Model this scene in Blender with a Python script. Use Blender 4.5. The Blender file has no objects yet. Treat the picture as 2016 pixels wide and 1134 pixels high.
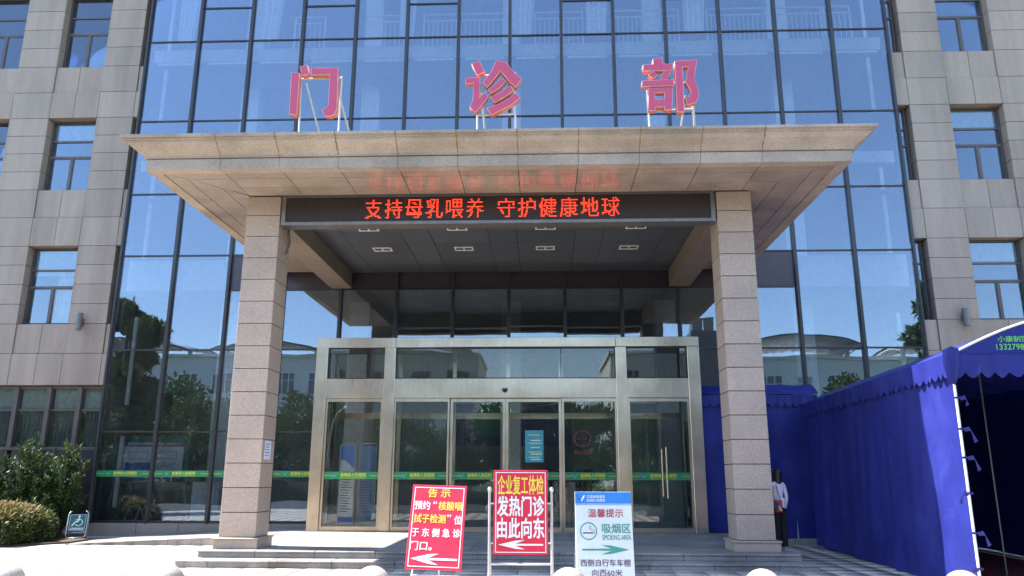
import bpy, bmesh, math, random
import numpy as np
from mathutils import Vector, Matrix
random.seed(7); RNG = np.random.default_rng(7)
R = math.radians
SC = bpy.context.scene
COL = SC.collection

# ------------------------------------------------------------------ camera
CAM_Z = 1.78
F_PX, YAW, PITCH, ROLL = 1523.0, -0.0404014, 0.239, 0.002871
def camera():
    cy, sy, cp, sp = math.cos(YAW), math.sin(YAW), math.cos(PITCH), math.sin(PITCH)
    fw = Vector((sy*cp, cy*cp, sp)); r = Vector((cy, -sy, 0)); u = r.cross(fw)
    r2 = r*math.cos(ROLL) + u*math.sin(ROLL); u2 = u*math.cos(ROLL) - r*math.sin(ROLL)
    m = Matrix(((r2.x, u2.x, -fw.x, 0), (r2.y, u2.y, -fw.y, 0), (r2.z, u2.z, -fw.z, CAM_Z), (0, 0, 0, 1)))
    cd = bpy.data.cameras.new('camera'); cd.sensor_width = 36; cd.lens = F_PX/2016*36
    cd.clip_start = 0.05; cd.clip_end = 2000
    o = bpy.data.objects.new('camera', cd); COL.objects.link(o); o.matrix_world = m
    SC.camera = o
camera()

# ------------------------------------------------------------------ sky, sun, exposure
SUN_EL, SUN_ROT = R(57), R(-83)          # sun low over the left end of the facade, a hair behind its plane
world = bpy.data.worlds.new('World'); SC.world = world; world.use_nodes = True
wn = world.node_tree.nodes; wl = world.node_tree.links
sky = wn.new('ShaderNodeTexSky'); sky.sky_type = 'NISHITA'; sky.sun_disc = False
sky.sun_elevation = SUN_EL; sky.sun_rotation = SUN_ROT
sky.air_density = 1.0; sky.dust_density = 0.25; sky.ozone_density = 1.6
wl.new(sky.outputs[0], wn['Background'].inputs[0]); wn['Background'].inputs[1].default_value = 0.125
sd = bpy.data.lights.new('sun', 'SUN'); sd.energy = 4.2; sd.angle = R(0.53); sd.color = (1.0, 0.95, 0.87)
so = bpy.data.objects.new('sun', sd); COL.objects.link(so)
sdir = Vector((math.sin(SUN_ROT)*math.cos(SUN_EL), math.cos(SUN_ROT)*math.cos(SUN_EL), math.sin(SUN_EL)))
so.rotation_euler = (-sdir).to_track_quat('-Z', 'Y').to_euler(); so.location = (-20, 10, 40)
SC.view_settings.view_transform = 'Standard'; SC.view_settings.look = 'None'
SC.view_settings.gamma = 1; SC.view_settings.use_curve_mapping = False
SC.view_settings.exposure = 2.1
SC.render.engine = 'CYCLES'
SC.cycles.use_denoising = True
try: SC.cycles.denoiser = 'OPENIMAGEDENOISE'
except Exception: pass
SC.cycles.max_bounces = 8; SC.cycles.diffuse_bounces = 4; SC.cycles.glossy_bounces = 5
SC.cycles.transparent_max_bounces = 16; SC.cycles.transmission_bounces = 4
SC.cycles.caustics_reflective = False; SC.cycles.caustics_refractive = False
SC.cycles.sample_clamp_indirect = 6

# ------------------------------------------------------------------ materials
def new_mat(name):
    m = bpy.data.materials.new(name); m.use_nodes = True
    nt = m.node_tree; b = nt.nodes['Principled BSDF']
    return m, nt, b
def N(nt, t, **kw):
    n = nt.nodes.new(t)
    for k, v in kw.items(): setattr(n, k, v)
    return n
def ramp(nt, fac, stops):
    r = N(nt, 'ShaderNodeValToRGB'); cr = r.color_ramp
    cr.elements[0].position, cr.elements[0].color = stops[0][0], (*stops[0][1], 1)
    cr.elements[1].position, cr.elements[1].color = stops[-1][0], (*stops[-1][1], 1)
    for p, c in stops[1:-1]:
        e = cr.elements.new(p); e.color = (*c, 1)
    nt.links.new(fac, r.inputs[0]); return r.outputs[0]
def noise(nt, scale, detail=3, rough=.55, vec=None, dist=0):
    n = N(nt, 'ShaderNodeTexNoise'); n.inputs['Scale'].default_value = scale
    n.inputs['Detail'].default_value = detail; n.inputs['Roughness'].default_value = rough
    n.inputs['Distortion'].default_value = dist
    if vec is None:
        g = N(nt, 'ShaderNodeNewGeometry'); vec = g.outputs['Position']
    nt.links.new(vec, n.inputs['Vector']); return n.outputs['Fac']
def mixc(nt, fac, a, b, mode='MIX'):
    m = N(nt, 'ShaderNodeMix', data_type='RGBA', blend_type=mode)
    for s, v in ((m.inputs[0], fac), (m.inputs[6], a), (m.inputs[7], b)):
        if hasattr(v, 'is_linked') or hasattr(v, 'links'): nt.links.new(v, s)
        elif isinstance(v, (int, float)): s.default_value = v
        else: s.default_value = (*v, 1)
    return m.outputs[2]
def bump(nt, b, h, strength=.2, dist=.01):
    bp = N(nt, 'ShaderNodeBump'); bp.inputs['Strength'].default_value = strength; bp.inputs['Distance'].default_value = dist
    nt.links.new(h, bp.inputs['Height']); nt.links.new(bp.outputs[0], b.inputs['Normal'])

def granite(name, base, amp=.25, scale=45, rough=.55, stain=.25, var=.10, spec=.4, streak=False):
    m, nt, b = new_mat(name)
    dark = tuple(c*(1-amp) for c in base); lite = tuple(min(1, c*(1+amp)) for c in base)
    col = ramp(nt, noise(nt, scale, 2, .7), [(.34, dark), (.5, base), (.66, lite)])
    spk = ramp(nt, noise(nt, scale*2.7, 1, .6), [(.36, (.35, .33, .32)), (.42, (1, 1, 1))])
    col = mixc(nt, .55, col, spk, 'MULTIPLY')
    if streak:
        g = N(nt, 'ShaderNodeNewGeometry'); mp = N(nt, 'ShaderNodeMapping'); mp.inputs['Scale'].default_value = (1, 1, .12)
        nt.links.new(g.outputs['Position'], mp.inputs['Vector'])
        st = noise(nt, 1.6, 4, .6, mp.outputs[0])
    else: st = noise(nt, .9, 4, .6)
    col = mixc(nt, 1.0, col, ramp(nt, st, [(.3, (1-stain,)*3), (.62, (1+.06,)*3)]), 'MULTIPLY')
    oi = N(nt, 'ShaderNodeObjectInfo')
    col = mixc(nt, 1.0, col, ramp(nt, oi.outputs['Random'], [(0, (1-var, 1-var, 1-var)), (.5, (1, 1-.01, 1-.02)), (1, (1+var*.7, 1+var*.66, 1+var*.6))]), 'MULTIPLY')
    nt.links.new(col, b.inputs['Base Color']); b.inputs['Roughness'].default_value = rough
    b.inputs['Specular IOR Level'].default_value = spec
    bump(nt, b, noise(nt, scale*1.5, 2), .12, .004)
    return m
def plain(name, col, rough=.5, metal=0, spec=.5, nscale=6, namp=.12, bscale=0, bstr=.1, emit=None, es=0, rvar=0):
    m, nt, b = new_mat(name)
    c = ramp(nt, noise(nt, nscale, 4, .6), [(.3, tuple(x*(1-namp) for x in col)), (.7, tuple(min(1, x*(1+namp)) for x in col))])
    if rvar:
        oi = N(nt, 'ShaderNodeObjectInfo')
        c = mixc(nt, 1.0, c, ramp(nt, oi.outputs['Random'], [(0, (1-rvar,)*3), (1, (1+rvar,)*3)]), 'MULTIPLY')
    nt.links.new(c, b.inputs['Base Color'])
    b.inputs['Roughness'].default_value = rough; b.inputs['Metallic'].default_value = metal
    b.inputs['Specular IOR Level'].default_value = spec
    if bscale: bump(nt, b, noise(nt, bscale, 3), bstr, .01)
    if emit:
        b.inputs['Emission Color'].default_value = (*emit, 1); b.inputs['Emission Strength'].default_value = es
    return m
def glass_mat(name, refl_tint, trans_tint, base, wav=.012, wscale=.7, dust=.05):
    """coated pane: part mirror, part tinted see-through"""
    m = bpy.data.materials.new(name); m.use_nodes = True; nt = m.node_tree
    nt.nodes.remove(nt.nodes['Principled BSDF']); out = nt.nodes['Material Output']
    gl = N(nt, 'ShaderNodeBsdfGlossy'); gl.inputs['Roughness'].default_value = 0.0
    gl.inputs['Color'].default_value = (*refl_tint, 1)
    tr = N(nt, 'ShaderNodeBsdfTransparent'); tr.inputs['Color'].default_value = (*trans_tint, 1)
    fr = N(nt, 'ShaderNodeFresnel'); fr.inputs['IOR'].default_value = 1.5
    mr = N(nt, 'ShaderNodeMapRange'); mr.inputs['From Min'].default_value = .04; mr.inputs['From Max'].default_value = 1
    mr.inputs['To Min'].default_value = base; mr.inputs['To Max'].default_value = 1
    nt.links.new(fr.outputs[0], mr.inputs['Value'])
    mx = N(nt, 'ShaderNodeMixShader'); nt.links.new(mr.outputs[0], mx.inputs[0])
    nt.links.new(tr.outputs[0], mx.inputs[1]); nt.links.new(gl.outputs[0], mx.inputs[2])
    df = N(nt, 'ShaderNodeBsdfDiffuse'); df.inputs['Color'].default_value = (.52, .50, .47, 1)      # film of dust, washed down in streaks
    g = N(nt, 'ShaderNodeNewGeometry'); mp = N(nt, 'ShaderNodeMapping'); mp.inputs['Scale'].default_value = (3, 3, .35)
    oi = N(nt, 'ShaderNodeObjectInfo'); ad = N(nt, 'ShaderNodeVectorMath', operation='ADD')
    nt.links.new(g.outputs['Position'], mp.inputs['Vector']); nt.links.new(mp.outputs[0], ad.inputs[0]); nt.links.new(oi.outputs['Random'], ad.inputs[1])
    dm = N(nt, 'ShaderNodeMapRange'); dm.inputs['From Min'].default_value = .3; dm.inputs['From Max'].default_value = .75
    dm.inputs['To Min'].default_value = dust*.4; dm.inputs['To Max'].default_value = dust*1.8
    nt.links.new(noise(nt, 1.3, 4, .6, ad.outputs[0]), dm.inputs['Value'])
    m2 = N(nt, 'ShaderNodeMixShader'); nt.links.new(dm.outputs[0], m2.inputs[0]); nt.links.new(mx.outputs[0], m2.inputs[1]); nt.links.new(df.outputs[0], m2.inputs[2])
    nt.links.new(m2.outputs[0], out.inputs[0])
    bp = N(nt, 'ShaderNodeBump'); bp.inputs['Strength'].default_value = 1.0; bp.inputs['Distance'].default_value = wav
    nt.links.new(noise(nt, wscale, 1, .4), bp.inputs['Height'])
    nt.links.new(bp.outputs[0], gl.inputs['Normal'])
    return m
def leaf_mat(name, rough=.5):
    m, nt, b = new_mat(name)
    at = N(nt, 'ShaderNodeAttribute'); at.attribute_name = 'leafcol'
    nt.links.new(at.outputs['Color'], b.inputs['Base Color']); b.inputs['Roughness'].default_value = rough
    b.inputs['Specular IOR Level'].default_value = .35
    out = nt.nodes['Material Output']; tl = N(nt, 'ShaderNodeBsdfTranslucent')
    nt.links.new(at.outputs['Color'], tl.inputs['Color'])
    ad = N(nt, 'ShaderNodeMixShader'); ad.inputs[0].default_value = .25
    nt.links.new(b.outputs[0], ad.inputs[1]); nt.links.new(tl.outputs[0], ad.inputs[2]); nt.links.new(ad.outputs[0], out.inputs[0])
    return m

M = {}
M['wall'] = granite('wall_granite', (.355, .288, .240), .10, 38, .6, .22, .08, streak=True)
M['column'] = granite('column_granite', (.465, .37, .30), .26, 55, .5, .10, .06)
M['cornice'] = granite('cornice_granite', (.46, .38, .305), .22, 42, .55, .28, .06)
M['soffit'] = granite('soffit_granite', (.43, .352, .288), .10, 30, .13, .30, .07, spec=.5)
M['step'] = granite('step_granite', (.34, .318, .292), .28, 40, .55, .5, .10)
M['paving'] = granite('paving_granite', (.54, .475, .405), .12, 25, .7, .22, .05)
M['joint'] = plain('joint_mortar', (.05, .043, .038), .9)
M['stain_joint'] = plain('rusty_joint', (.26, .17, .09), .9)
M['mullion'] = plain('mullion_metal', (.045, .042, .045), .35, .3, .5)
M['frame'] = plain('window_frame_metal', (.10, .085, .08), .4, .2)
M['spandrel'] = plain('spandrel_metal', (.055, .042, .05), .3, .2)
M['steel'] = None
M['white'] = plain('white_paint', (.84, .83, .80), .45)
M['inner_wall'] = plain('inner_wall_paint', (.58, .57, .53), .7)
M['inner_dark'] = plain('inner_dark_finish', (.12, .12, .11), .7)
M['inner_floor'] = plain('lobby_floor_tile', (.45, .43, .39), .15)
M['curtain'] = plain('curtain_cloth', (.82, .83, .84), .9)
M['grey_curtain'] = plain('grey_curtain_cloth', (.28, .28, .32), .9)
M['blind'] = plain('roller_blind', (.82, .83, .80), .8)
M['ceiling'] = plain('porch_ceiling_metal', (.10, .103, .115), .36, .1, .5, rvar=.10)
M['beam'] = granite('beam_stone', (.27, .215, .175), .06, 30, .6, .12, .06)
M['led_frame'] = plain('led_frame_aluminium', (.22, .20, .19), .35, .7)
M['led_screen'] = plain('led_screen_face', (.032, .019, .019), .45)
M['led_dot'] = plain('led_dot_lit', (.6, .08, .02), .5, emit=(1.0, .035, .012), es=.85)
M['letter_face'] = plain('letter_face_acrylic', (.58, .072, .15), .35, namp=.06)
M['letter_side'] = plain('letter_return', (.78, .20, .13), .45)
M['letter_rim'] = plain('letter_rim', (.80, .60, .54), .4)
M['white_steel'] = plain('white_steel_tube', (.60, .60, .58), .4)
M['grey_steel'] = plain('galvanised_tube', (.55, .56, .57), .35, .6)
M['lamp_grey'] = plain('lamp_body', (.15, .15, .16), .4, .4)
M['red_board'] = plain('red_print', (.66, .022, .06), .42, namp=.07, nscale=3, bscale=4, bstr=.6)
M['yellow_print'] = plain('yellow_print', (.85, .66, .08), .5, namp=.04)
M['white_print'] = plain('white_print', (.82, .82, .84), .5, namp=.04)
M['pale_board'] = plain('pale_print', (.62, .70, .70), .4, namp=.04, bscale=4, bstr=.5)
M['blue_print'] = plain('blue_print', (.03, .22, .62), .4, namp=.08)
M['deep_blue_print'] = plain('deep_blue_print', (.05, .10, .50), .5)
M['green_print'] = plain('green_print', (.03, .22, .15), .5)
M['teal_print'] = plain('teal_print', (.05, .28, .22), .5)
M['crimson_print'] = plain('crimson_print', (.42, .03, .06), .5)
M['faded_red'] = plain('faded_red_sticker', (.20, .035, .035), .5)
M['banner_blue'] = plain('banner_blue', (.12, .26, .44), .5)
M['plum_print'] = plain('plum_print', (.10, .04, .12), .5)
M['stripe_green'] = plain('stripe_green', (.018, .25, .095), .4, namp=.05)
M['stripe_yellow'] = plain('stripe_yellow', (.80, .68, .05), .5, namp=.04)
M['stripe_orange'] = plain('stripe_orange', (.62, .30, .05), .5)
M['logo_blue'] = plain('logo_blue', (.12, .34, .66), .4)
M['logo_green'] = plain('logo_green', (.14, .5, .12), .4)
M['teal_poster'] = plain('teal_poster', (.05, .34, .40), .4)
M['black'] = plain('black_metal', (.015, .015, .016), .4)
M['sign_green'] = plain('sign_green', (.02, .12, .09), .4)
M['tent'] = None
M['skin'] = plain('skin', (.48, .29, .21), .55)
M['hair'] = plain('hair', (.012, .010, .010), .4)
M['shirt'] = plain('white_shirt_cloth', (.72, .74, .80), .85, bscale=12, bstr=.4)
M['trousers'] = plain('black_trousers', (.012, .012, .014), .85)
M['red_cloth'] = plain('red_bag_cloth', (.45, .02, .04), .7)
M['orange_cloth'] = plain('orange_cloth', (.55, .13, .05), .8)
M['olive_cloth'] = plain('olive_cloth', (.22, .23, .10), .8)
M['grey_cloth'] = plain('grey_cloth', (.08, .08, .09), .85)
M['paper'] = plain('paper', (.74, .78, .80), .7)
M['purple_print'] = plain('purple_print', (.10, .06, .26), .4)
M['board_green'] = plain('board_green_metal', (.02, .16, .09), .4)
M['bark'] = plain('bark', (.09, .065, .045), .9, bscale=20, bstr=.6)
M['leaf'] = leaf_mat('leaf')
M['hedge_core'] = plain('hedge_inner_twigs', (.018, .022, .010), .95, bscale=15, bstr=.8)
M['soil'] = plain('soil', (.06, .045, .032), .95, bscale=15, bstr=.5)
M['asphalt'] = plain('asphalt', (.055, .055, .057), .85, nscale=40, namp=.25, bscale=60, bstr=.3)
M['grass'] = plain('lawn_grass', (.055, .10, .025), .9, nscale=3, namp=.35, bscale=40, bstr=.6)
M['office_wall'] = plain('office_render', (.72, .70, .66), .8, namp=.05)
M['office_window'] = plain('office_window_glass', (.05, .06, .075), .12, .0, .6)
M['roof_metal'] = plain('roof_shade_metal', (.42, .44, .44), .4, .3)
M['bollard'] = granite('bollard_granite', (.44, .37, .33), .25, 55, .6, .15, .05)
M['tar_black'] = plain('threshold_rubber', (.03, .03, .03), .7)
M['red_carpet'] = plain('red_carpet', (.14, .012, .015), .95, bscale=60, bstr=.4)

def steel_mat():
    m, nt, b = new_mat('brushed_stainless')
    g = N(nt, 'ShaderNodeNewGeometry'); mp = N(nt, 'ShaderNodeMapping'); mp.inputs['Scale'].default_value = (60, 60, 1.2)
    nt.links.new(g.outputs['Position'], mp.inputs['Vector'])
    st = noise(nt, 1.0, 3, .6, mp.outputs[0])
    c = ramp(nt, st, [(.3, (.56, .462, .35)), (.7, (.68, .568, .44))])
    c = mixc(nt, 1, c, ramp(nt, noise(nt, 1.4, 4, .6), [(.35, (.82, .80, .77)), (.65, (1.05, 1.05, 1.05))]), 'MULTIPLY')
    nt.links.new(c, b.inputs['Base Color']); b.inputs['Metallic'].default_value = .95
    rr = N(nt, 'ShaderNodeMapRange'); rr.inputs['To Min'].default_value = .24; rr.inputs['To Max'].default_value = .36
    nt.links.new(st, rr.inputs['Value']); nt.links.new(rr.outputs[0], b.inputs['Roughness'])
    return m
M['steel'] = steel_mat()
def tent_mat():
    m, nt, b = new_mat('blue_tarpaulin')
    c = ramp(nt, noise(nt, .9, 6, .65, dist=.6), [(.3, (.012, .017, .15)), (.55, (.018, .025, .20)), (.75, (.030, .040, .25))])
    nt.links.new(c, b.inputs['Base Color']); b.inputs['Roughness'].default_value = .5
    b.inputs['Specular IOR Level'].default_value = .35
    bump(nt, b, noise(nt, 1.3, 3, .5, dist=1.2), .5, .06)
    out = nt.nodes['Material Output']; tl = N(nt, 'ShaderNodeBsdfTranslucent'); nt.links.new(c, tl.inputs['Color'])
    ad = N(nt, 'ShaderNodeMixShader'); ad.inputs[0].default_value = .02
    nt.links.new(b.outputs[0], ad.inputs[1]); nt.links.new(tl.outputs[0], ad.inputs[2]); nt.links.new(ad.outputs[0], out.inputs[0])
    return m
M['tent'] = tent_mat()
M['glass'] = glass_mat('curtain_wall_glass', (.57, .655, .79), (.84, .89, .92), .21, .003, .7, .022)
M['door_glass'] = glass_mat('door_glass', (.80, .86, .90), (.90, .93, .92), .06, .004, .7, .014)
M['window_glass'] = glass_mat('window_glass', (.56, .66, .82), (.82, .87, .87), .17, .004, .7, .022)

# ------------------------------------------------------------------ helpers
WL = {}                                   # world location of every object used as a parent (none of these is rotated)
def wloc(p): return WL.get(p.name, Vector((0, 0, 0))) if p else Vector((0, 0, 0))
def link(o, parent, loc):
    COL.objects.link(o); loc = Vector(loc)
    o.parent = parent; o.location = loc - wloc(parent); WL[o.name] = loc
    return o
def tag(o, label=None, cat=None, group=None, kind=None):
    if label: o['label'] = label
    if cat: o['category'] = cat
    if group: o['group'] = group
    if kind: o['kind'] = kind
    return o
def empty(name, loc, label=None, cat=None, group=None, kind=None):
    o = bpy.data.objects.new(name, None); o.empty_display_size = .2
    link(o, None, loc); return tag(o, label, cat, group, kind)

class MB:
    def __init__(s): s.v = []; s.f = []; s.m = []
    def add(s, vs, fs, mi=0):
        n = len(s.v); s.v += [tuple(v) for v in vs]; s.f += [tuple(i+n for i in f) for f in fs]; s.m += [mi]*len(fs); return s
    def box(s, x0, x1, y0, y1, z0, z1, mi=0):
        return s.add([(x0,y0,z0),(x1,y0,z0),(x1,y1,z0),(x0,y1,z0),(x0,y0,z1),(x1,y0,z1),(x1,y1,z1),(x0,y1,z1)],
                     [(0,3,2,1),(4,5,6,7),(0,1,5,4),(1,2,6,5),(2,3,7,6),(3,0,4,7)], mi)
    def quad(s, a, b, c, d, mi=0): return s.add([a,b,c,d], [(0,1,2,3)], mi)
    def tube(s, pts, rad, n=8, mi=0, caps=True):
        pts = [Vector(p) for p in pts]; rings = []; k = len(pts)
        rad = rad if isinstance(rad, (list, tuple)) else [rad]*k
        up = None
        for i, p in enumerate(pts):
            d = (pts[min(i+1, k-1)] - pts[max(i-1, 0)]).normalized()
            if up is None:
                up = Vector((0,0,1)) if abs(d.z) < .9 else Vector((1,0,0))
            a = d.cross(up).normalized(); b2 = a.cross(d).normalized(); up = b2
            rings.append([p + (a*math.cos(t) + b2*math.sin(t))*rad[i] for t in [2*math.pi*j/n for j in range(n)]])
        vs = [v for r_ in rings for v in r_]; fs = []
        for i in range(k-1):
            for j in range(n):
                fs.append((i*n+j, i*n+(j+1)%n, (i+1)*n+(j+1)%n, (i+1)*n+j))
        if caps: fs += [tuple(range(n))[::-1], tuple(range((k-1)*n, k*n))]
        return s.add(vs, fs, mi)
    def lathe(s, prof, c=(0,0,0), n=24, mi=0):
        vs = []; fs = []; k = len(prof)
        for r_, z in prof:
            for j in range(n):
                t = 2*math.pi*j/n; vs.append((c[0]+r_*math.cos(t), c[1]+r_*math.sin(t), c[2]+z))
        for i in range(k-1):
            for j in range(n): fs.append((i*n+j, i*n+(j+1)%n, (i+1)*n+(j+1)%n, (i+1)*n+j))
        fs += [tuple(range(n))[::-1], tuple(range((k-1)*n, k*n))]
        return s.add(vs, fs, mi)
    def grid(s, fn, nu, nv, mi=0, thick=None):
        vs = [fn(i/nu, j/nv) for j in range(nv+1) for i in range(nu+1)]
        fs = [(j*(nu+1)+i, j*(nu+1)+i+1, (j+1)*(nu+1)+i+1, (j+1)*(nu+1)+i) for j in range(nv) for i in range(nu)]
        return s.add(vs, fs, mi)
    def prism(s, poly, y0, y1, mi=0):          # poly of (x, z), extruded along y
        n = len(poly)
        vs = [(x, y0, z) for x, z in poly] + [(x, y1, z) for x, z in poly]
        fs = [tuple(range(n)), tuple(range(n, 2*n))[::-1]] + [(i, i+n, (i+1)%n+n, (i+1)%n) for i in range(n)]
        return s.add(vs, fs, mi)
    def slab(s, poly, z0, z1, mi=0):           # poly of (x, y), extruded along z
        n = len(poly)
        vs = [(x, y, z0) for x, y in poly] + [(x, y, z1) for x, y in poly]
        fs = [tuple(range(n))[::-1], tuple(range(n, 2*n))] + [(i, (i+1)%n, (i+1)%n+n, i+n) for i in range(n)]
        return s.add(vs, fs, mi)
    def mesh(s, name, mats, smooth=False, off=(0,0,0)):
        me = bpy.data.meshes.new(name)
        me.from_pydata([(v[0]-off[0], v[1]-off[1], v[2]-off[2]) for v in s.v], [], s.f)
        for m in (mats if isinstance(mats, (list, tuple)) else [mats]): me.materials.append(M[m] if isinstance(m, str) else m)
        if len(me.materials) > 1: me.polygons.foreach_set('material_index', s.m)
        if smooth: me.polygons.foreach_set('use_smooth', [True]*len(me.polygons))
        bm = bmesh.new(); bm.from_mesh(me); bmesh.ops.recalc_face_normals(bm, faces=bm.faces); bm.to_mesh(me); bm.free()
        me.update(); return me
    def build(s, name, mats, parent=None, loc=None, smooth=False):   # coordinates given in world space
        loc = Vector(loc) if loc is not None else wloc(parent)
        return link(bpy.data.objects.new(name, s.mesh(name, mats, smooth, loc)), parent, loc)
    def local(s, name, mats, parent, loc=(0,0,0), rot=(0,0,0), smooth=False):  # coordinates given in the parent's space
        o = bpy.data.objects.new(name, s.mesh(name, mats, smooth)); COL.objects.link(o)
        o.parent = parent; o.location = loc; o.rotation_euler = rot; return o

CB = {}
def cbox_mesh(dx, dy, dz, c, mat):
    key = (round(dx, 3), round(dy, 3), round(dz, 3), c, mat)
    if key in CB: return CB[key]
    hx, hy, hz = dx/2, dy/2, dz/2; c = min(c, hx*.45, hy*.45, hz*.45)
    vs = []; idx = {}
    for sx in (-1, 1):
        for sy in (-1, 1):
            for sz in (-1, 1):
                for a in range(3):
                    p = [sx*(hx-c), sy*(hy-c), sz*(hz-c)]; p[a] = (sx*hx, sy*hy, sz*hz)[a]
                    idx[(sx, sy, sz, a)] = len(vs); vs.append(p)
    fs = []
    for a in range(3):
        o1, o2 = [(1, 2), (0, 2), (0, 1)][a]
        for s in (-1, 1):
            q = []
            for u, v in ((-1,-1),(1,-1),(1,1),(-1,1)):
                k = [0,0,0]; k[a] = s; k[o1] = u; k[o2] = v; q.append(idx[(*k, a)])
            fs.append(q)
        for u in (-1, 1):
            for v in (-1, 1):
                q = []
                for s, ax in ((-1, o1), (1, o1), (1, o2), (-1, o2)):
                    k = [0,0,0]; k[a] = s; k[o1] = u; k[o2] = v; q.append(idx[(*k, ax)])
                fs.append(q)
    for sx in (-1, 1):
        for sy in (-1, 1):
            for sz in (-1, 1): fs.append([idx[(sx, sy, sz, a)] for a in range(3)])
    mb = MB(); mb.add(vs, fs); me = mb.mesh('piece', mat); CB[key] = me
    return me
def put(name, parent, mat, x0, x1, y0, y1, z0, z1, c=.005, rot=None):
    me = cbox_mesh(x1-x0, y1-y0, z1-z0, c, mat)
    o = link(bpy.data.objects.new(name, me), parent, ((x0+x1)/2, (y0+y1)/2, (z0+z1)/2))
    if rot: o.rotation_euler = rot
    return o

# writing
TX = {}
def text_mesh(s, w, h, mat, bold=.015, depth=0.0):
    """lettering stretched into a box w x h, centred on the origin, facing -Y"""
    key = (s, round(w, 3), round(h, 3), mat, bold)
    if key in TX: return TX[key]
    c = bpy.data.curves.new('lettering', 'FONT'); c.body = s; c.resolution_u = 3
    o = bpy.data.objects.new('lettering', c); COL.objects.link(o); bpy.context.view_layer.update()
    me = bpy.data.meshes.new_from_object(o.evaluated_get(bpy.context.evaluated_depsgraph_get()))
    bpy.data.objects.remove(o); bpy.data.curves.remove(c)
    n = len(me.vertices); co = np.empty(n*3, 'f4'); me.vertices.foreach_get('co', co); co = co.reshape(-1, 3)
    mn, mx = co[:, :2].min(0), co[:, :2].max(0); sz = np.maximum(mx-mn, 1e-6)
    q = (co[:, :2]-mn)/sz - .5; out = np.zeros_like(co)
    out[:, 0] = q[:, 0]*w; out[:, 2] = q[:, 1]*h
    me.vertices.foreach_set('co', out.ravel())
    if bold > .003:                       # heavier print: the same outline laid again a hair to each side
        asp = w/max(1, len(s)); dx = min(bold*h, bold*asp)*.9; dz = bold*h*.7; bm = bmesh.new()
        for k, (ax, az) in enumerate(((-dx, -dz), (dx, -dz), (dx, dz), (-dx, dz))):
            t = me.copy(); t.transform(Matrix.Translation((ax, -.00025*k, az))); bm.from_mesh(t); bpy.data.meshes.remove(t)
        bm.to_mesh(me); bm.free()
    me.materials.clear(); me.materials.append(M[mat]); me.update()
    TX[key] = me
    return me
def lettering(parent, s, x, y, z, w, h, mat, bold=.015, local=True, rot=None):
    o = bpy.data.objects.new('lettering', text_mesh(s, w, h, mat, bold))
    if local:
        COL.objects.link(o); o.parent = parent; o.location = (x, y, z)
    else: link(o, parent, (x, y, z))
    if rot: o.rotation_euler = rot
    return o

def fast_mesh(name, verts, quads, mat, cols=None):
    me = bpy.data.meshes.new(name); nv = len(verts); nq = len(quads)
    me.vertices.add(nv); me.vertices.foreach_set('co', np.asarray(verts, 'f4').ravel())
    me.loops.add(nq*4); me.loops.foreach_set('vertex_index', np.asarray(quads, 'i4').ravel())
    me.polygons.add(nq); me.polygons.foreach_set('loop_start', np.arange(nq, dtype='i4')*4)
    if cols is not None:
        a = me.color_attributes.new('leafcol', 'FLOAT_COLOR', 'POINT')
        c4 = np.ones((nv, 4), 'f4'); c4[:, :3] = cols; a.data.foreach_set('color', c4.ravel())
    me.materials.append(M[mat]); me.update(calc_edges=True); return me
def leaves(pts, dirs, ln, wd, cols, flop=.5):
    """one rhombic, slightly folded leaf per point; dirs is where the tip points"""
    n = len(pts); d = dirs + RNG.normal(0, flop, (n, 3)); d /= np.linalg.norm(d, axis=1)[:, None]+1e-9
    s = np.cross(d, RNG.normal(0, 1, (n, 3))); s /= np.linalg.norm(s, axis=1)[:, None]+1e-9
    L = ln*RNG.uniform(.65, 1.25, (n, 1)); W = wd*RNG.uniform(.7, 1.2, (n, 1)); nn = np.cross(d, s)
    v = np.empty((n, 4, 3)); v[:, 0] = pts; v[:, 1] = pts+d*L*.45+s*W*.5+nn*W*.15; v[:, 2] = pts+d*L; v[:, 3] = pts+d*L*.45-s*W*.5+nn*W*.15
    return v.reshape(-1, 3), np.arange(n*4).reshape(-1, 4), np.repeat(cols, 4, axis=0)
def leaf_cols(n, base, var=.35, alt=None, pa=0):
    c = np.array(base)[None]*RNG.uniform(1-var, 1+var, (n, 1))*RNG.uniform(.88, 1.12, (n, 3))
    if alt is not None:
        k = RNG.random(n) < pa; c[k] = np.array(alt)[None]*RNG.uniform(.7, 1.25, (k.sum(), 1))
    return c

# ------------------------------------------------------------------ the setting: ground
YF = 24.1                                  # plane of the facade
put_ground = MB().quad((-400,-400,-.16),(400,-400,-.16),(400,400,-.16),(-400,400,-.16)).build('ground', 'grass')
tag(put_ground, 'wide lawn ground around the hospital', kind='structure')
rd = MB().box(-120, 120, -9, 6.2, -.3, -.13).build('road', 'asphalt'); tag(rd, 'grey asphalt drive in front of the plaza', kind='structure')
plaza = MB().box(-30, 26, 6.2, 24.6, -.4, -.012).build('plaza', 'joint'); tag(plaza, 'pale granite plaza before the entrance', kind='structure')
pv = []; pq = []
gx = np.arange(-29.9, 25.9, .6); gy = np.arange(6.3, 24.4, .6)
for iy, yy in enumerate(gy):
    for x in gx:
        x0 = x; dz = random.uniform(-.0006, .0006)
        a, b2, c, d = x0+.006, x0+.594, yy+.006, min(yy+.594, 24.5)
        n = len(pv)
        pv += [(a,c,dz),(b2,c,dz),(b2,d,dz),(a,d,dz),(a,c,-.03),(b2,c,-.03),(b2,d,-.03),(a,d,-.03)]
        pq += [(n,n+1,n+2,n+3),(n+4,n+5,n+1,n),(n+5,n+6,n+2,n+1),(n+6,n+7,n+3,n+2),(n+7,n+4,n,n+3)]
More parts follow.
